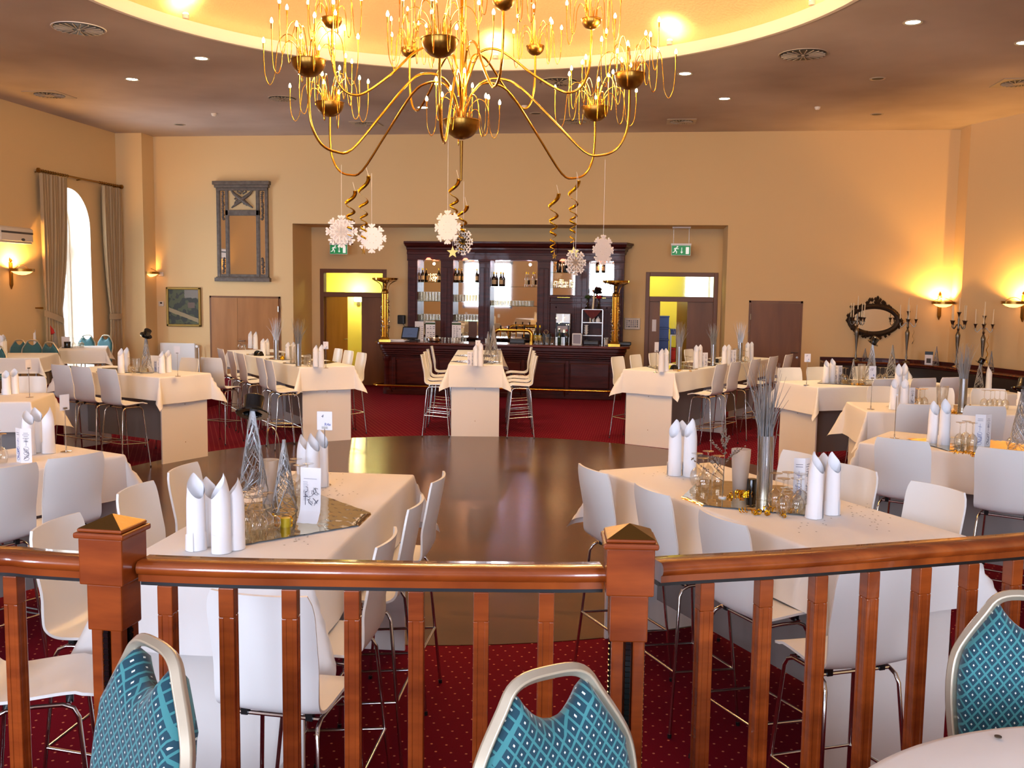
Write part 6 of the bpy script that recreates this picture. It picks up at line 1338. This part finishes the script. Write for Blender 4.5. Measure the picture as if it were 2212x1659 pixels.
chair(onz(338, 1392, 1.53), GZ, -PI/2-.62, 'green patterned banquet chair in front of the left baluster group'); chair(onz(1186, 1452, 1.53), GZ, -PI/2+.66, 'green patterned banquet chair in front of the middle baluster group'); chair(onz(2235, 1288, 1.53), GZ, -PI/2-.2, 'green patterned banquet chair behind the round table, at the right edge')
# left, beside the window (on the raised strip)
for px, py, x, fa, l in ((188, 718, -10.95, -PI/2+.1, 'green banquet chair below the window, left of two behind the farther white table'), (229, 719, -10.55, -PI/2-.1, 'green banquet chair below the right curtain, behind the farther white table'), (106, 724, -10.15, PI/2-.1, 'dark green chair with its back to the hall, between both window tables'), (70, 730, -10.75, -PI/2+.3, 'pale lit green chair behind the nearer window table'), (42, 725, -11.0, -PI/2, 'dark green chair half hidden behind the pale lit one'), (-6, 735, -10.2, -PI/2, 'green chair cut off at the left edge behind the nearer window table')):
    p = onx(px, py, x); chair(p, .3, fa, l)
def lowtable(c, rz, L, W, h, zf, lab, tlab, ov=.26):
    t = thing('dining_table', tlab, 'table', (c.x, c.y, zf), rz); MB().box((0, 0, h-.015), (W, L, .03)).build('table_top', 'panel', t, smooth=False)
    for sx in (-1, 1):
        for sy in (-1, 1): MB().cyl((sx*(W/2-.06), sy*(L/2-.06), 0), (sx*(W/2-.06), sy*(L/2-.06), h-.02), .018).build('leg', 'steel', t)
    vs, fs = drape(W, L, ov, ov, ph=c.x); o = MB().add(vs, fs).build('tablecloth', 'cloth', angle=180, loc=(c.x, c.y, zf+h+.002), rz=rz); tag(o, lab, 'tablecloth')
q_ = [onz(130, 749, 1.05), onz(198, 751, 1.05), onz(247, 746.5, 1.05), onz(152, 745, 1.05)]; c2 = onx(180, 752, -10.35); c2.z = 0
lowtable(c2, .5, 1.2, .8, .75, .3, 'white tablecloth on the farther table below the window', 'dining table below the window, the farther one')
c1 = onx(48, 765, -10.15); c1.z = 0; lowtable(c1, .35, 1.2, .8, .75, .3, 'white tablecloth on the nearer table by the left wall', 'dining table by the left wall, the nearer one')
zt1 = 1.055
def atz(px, c): d = ray(px, 760); k = math.hypot(c.x, c.y)/math.hypot(d.x, d.y); return V((d.x*k, d.y*k, zt1))
for i, x in enumerate((10, 17, 24, 29)): NAP.put(atz(x, c1)+V((0, -.1*i, 0)), R.uniform(0, 2), 'white rolled napkin on the nearer table by the left wall, %s from the left' % ORD[i], 'napkins on the table by the left wall', (1, 1, 1.05))
p = atz(70, c2+V((-.3, .4, 0))); NAP.put(p, .3, 'beige fan of napkins before the left curtain', None, (1.8, 1.2, 1.1))
p = atz(120, c2); SCONE.put(p, 0, 'dark wire cone with a red cap on the farther window table', None, (.9, .9, 1.0)); o = MB().lathe([(.05, 0), (.03, .07), (.004, .16), (0, .165)], 16).build('pointed_hat', 'red', loc=(p.x-.03, p.y, p.z+.26)); o.rotation_euler = (0, -.35, 0); tag(o, 'red pointed hat on the dark wire cone by the window', 'hat')
hat(atz(146, c2), (0, 0), 1.15, 'black top hat on the farther window table')
for x in (160, 167, 173, 178): GL.put(atz(x, c2)+V((.0, .05*(x % 2), 0)), 0, 'upturned wine glass on the farther window table', 'upturned wine glasses on the farther window table')
p = atz(132, c2); o = MB().b2(-.08, .08, -.001, .001, 0, .2).build('folded_card', 'paper', smooth=False, loc=(p.x, p.y+.15, p.z)); tag(o, 'white folded card behind the red-capped cone', 'card')
# right, before the bench
tags = (('left', 1995, 846), ('right', 2110, 842))
for nm, px, py in tags:
    p = onz(px, py, .78); p.z = 0; p.y = min(p.y, 17.6); lowtable(p, .3, .9, .9, .76, 0, 'white tablecloth on the %s low table before the corner bench' % nm, 'low dining table before the corner bench, %s one' % nm)
    zt1 = .765
    if nm == 'right': SCONE.put(atz(2119, p), 0, 'dark wire cone with hat on the low table before the bench', None, (1.2, 1.2, 1.3)); hat(atz(2119, p)+V((0, 0, .43)), (.2, .4), .9, 'black hat on the dark wire cone before the bench'); NAP.put(atz(2140, p), 1, 'white rolled napkin on the right low table before the bench', None, (1.1, 1.1, 1.25))
    else:
        for i, x in enumerate((1958, 1968)): NAP.put(atz(x, p), i, 'white rolled napkin on the left low table before the bench, %s one' % ('left', 'right')[i], None, (1, 1, 1))
# round table on the gallery, lower right
c = V((1.02, 1.33, GZ)); t = thing('round_table', 'round gallery table under a white cloth at the lower right', 'table', c); MB().lathe([(0, .745), (.74, .745), (.74, .72), (0, .72)], 48).build('table_top', 'panel', t); MB().lathe([(0, 0), (.25, 0), (.24, .03), (.05, .06), (.05, .72), (0, .72)], 24).build('pedestal', 'steel', t)
mb = MB(); NR = 96; rings = [(.0, 0), (.3, 0), (.6, 0), (.735, 0), (.75, -.004), (.757, -.015), (.765, -.06), (.78, -.15), (.79, -.25), (.795, -.33)]
vs = [(0, 0, 0)]
for r_, z in rings[1:]:
    for k in range(NR): a = 2*PI*k/NR; f_ = max(0, -z/.33); vs.append(((r_+.035*f_*sin(a*14))*cos(a), (r_+.035*f_*sin(a*14))*sin(a), z))
fs = [(0, 1+k, 1+(k+1) % NR) for k in range(NR)]+[(1+i*NR+k, 1+(i+1)*NR+k, 1+(i+1)*NR+(k+1) % NR, 1+i*NR+(k+1) % NR) for i in range(len(rings)-2) for k in range(NR)]
o = mb.add(vs, fs).build('tablecloth', 'cloth', angle=180, loc=(c.x, c.y, GZ+.752)); tag(o, 'white tablecloth on the round gallery table at the lower right', 'tablecloth')
p = onz(2156, 1592, GZ+.756); o = MB().lathe([(0, .002), (.007, .002), (.007, 0)], 14).build('confetti_dot', 'pewter', loc=p); tag(o, 'single dark confetti dot on the round gallery table', 'confetti')
# ---------------------------------------------------------------- warm light from the dome lamps, chandelier and sconces is set with those objects
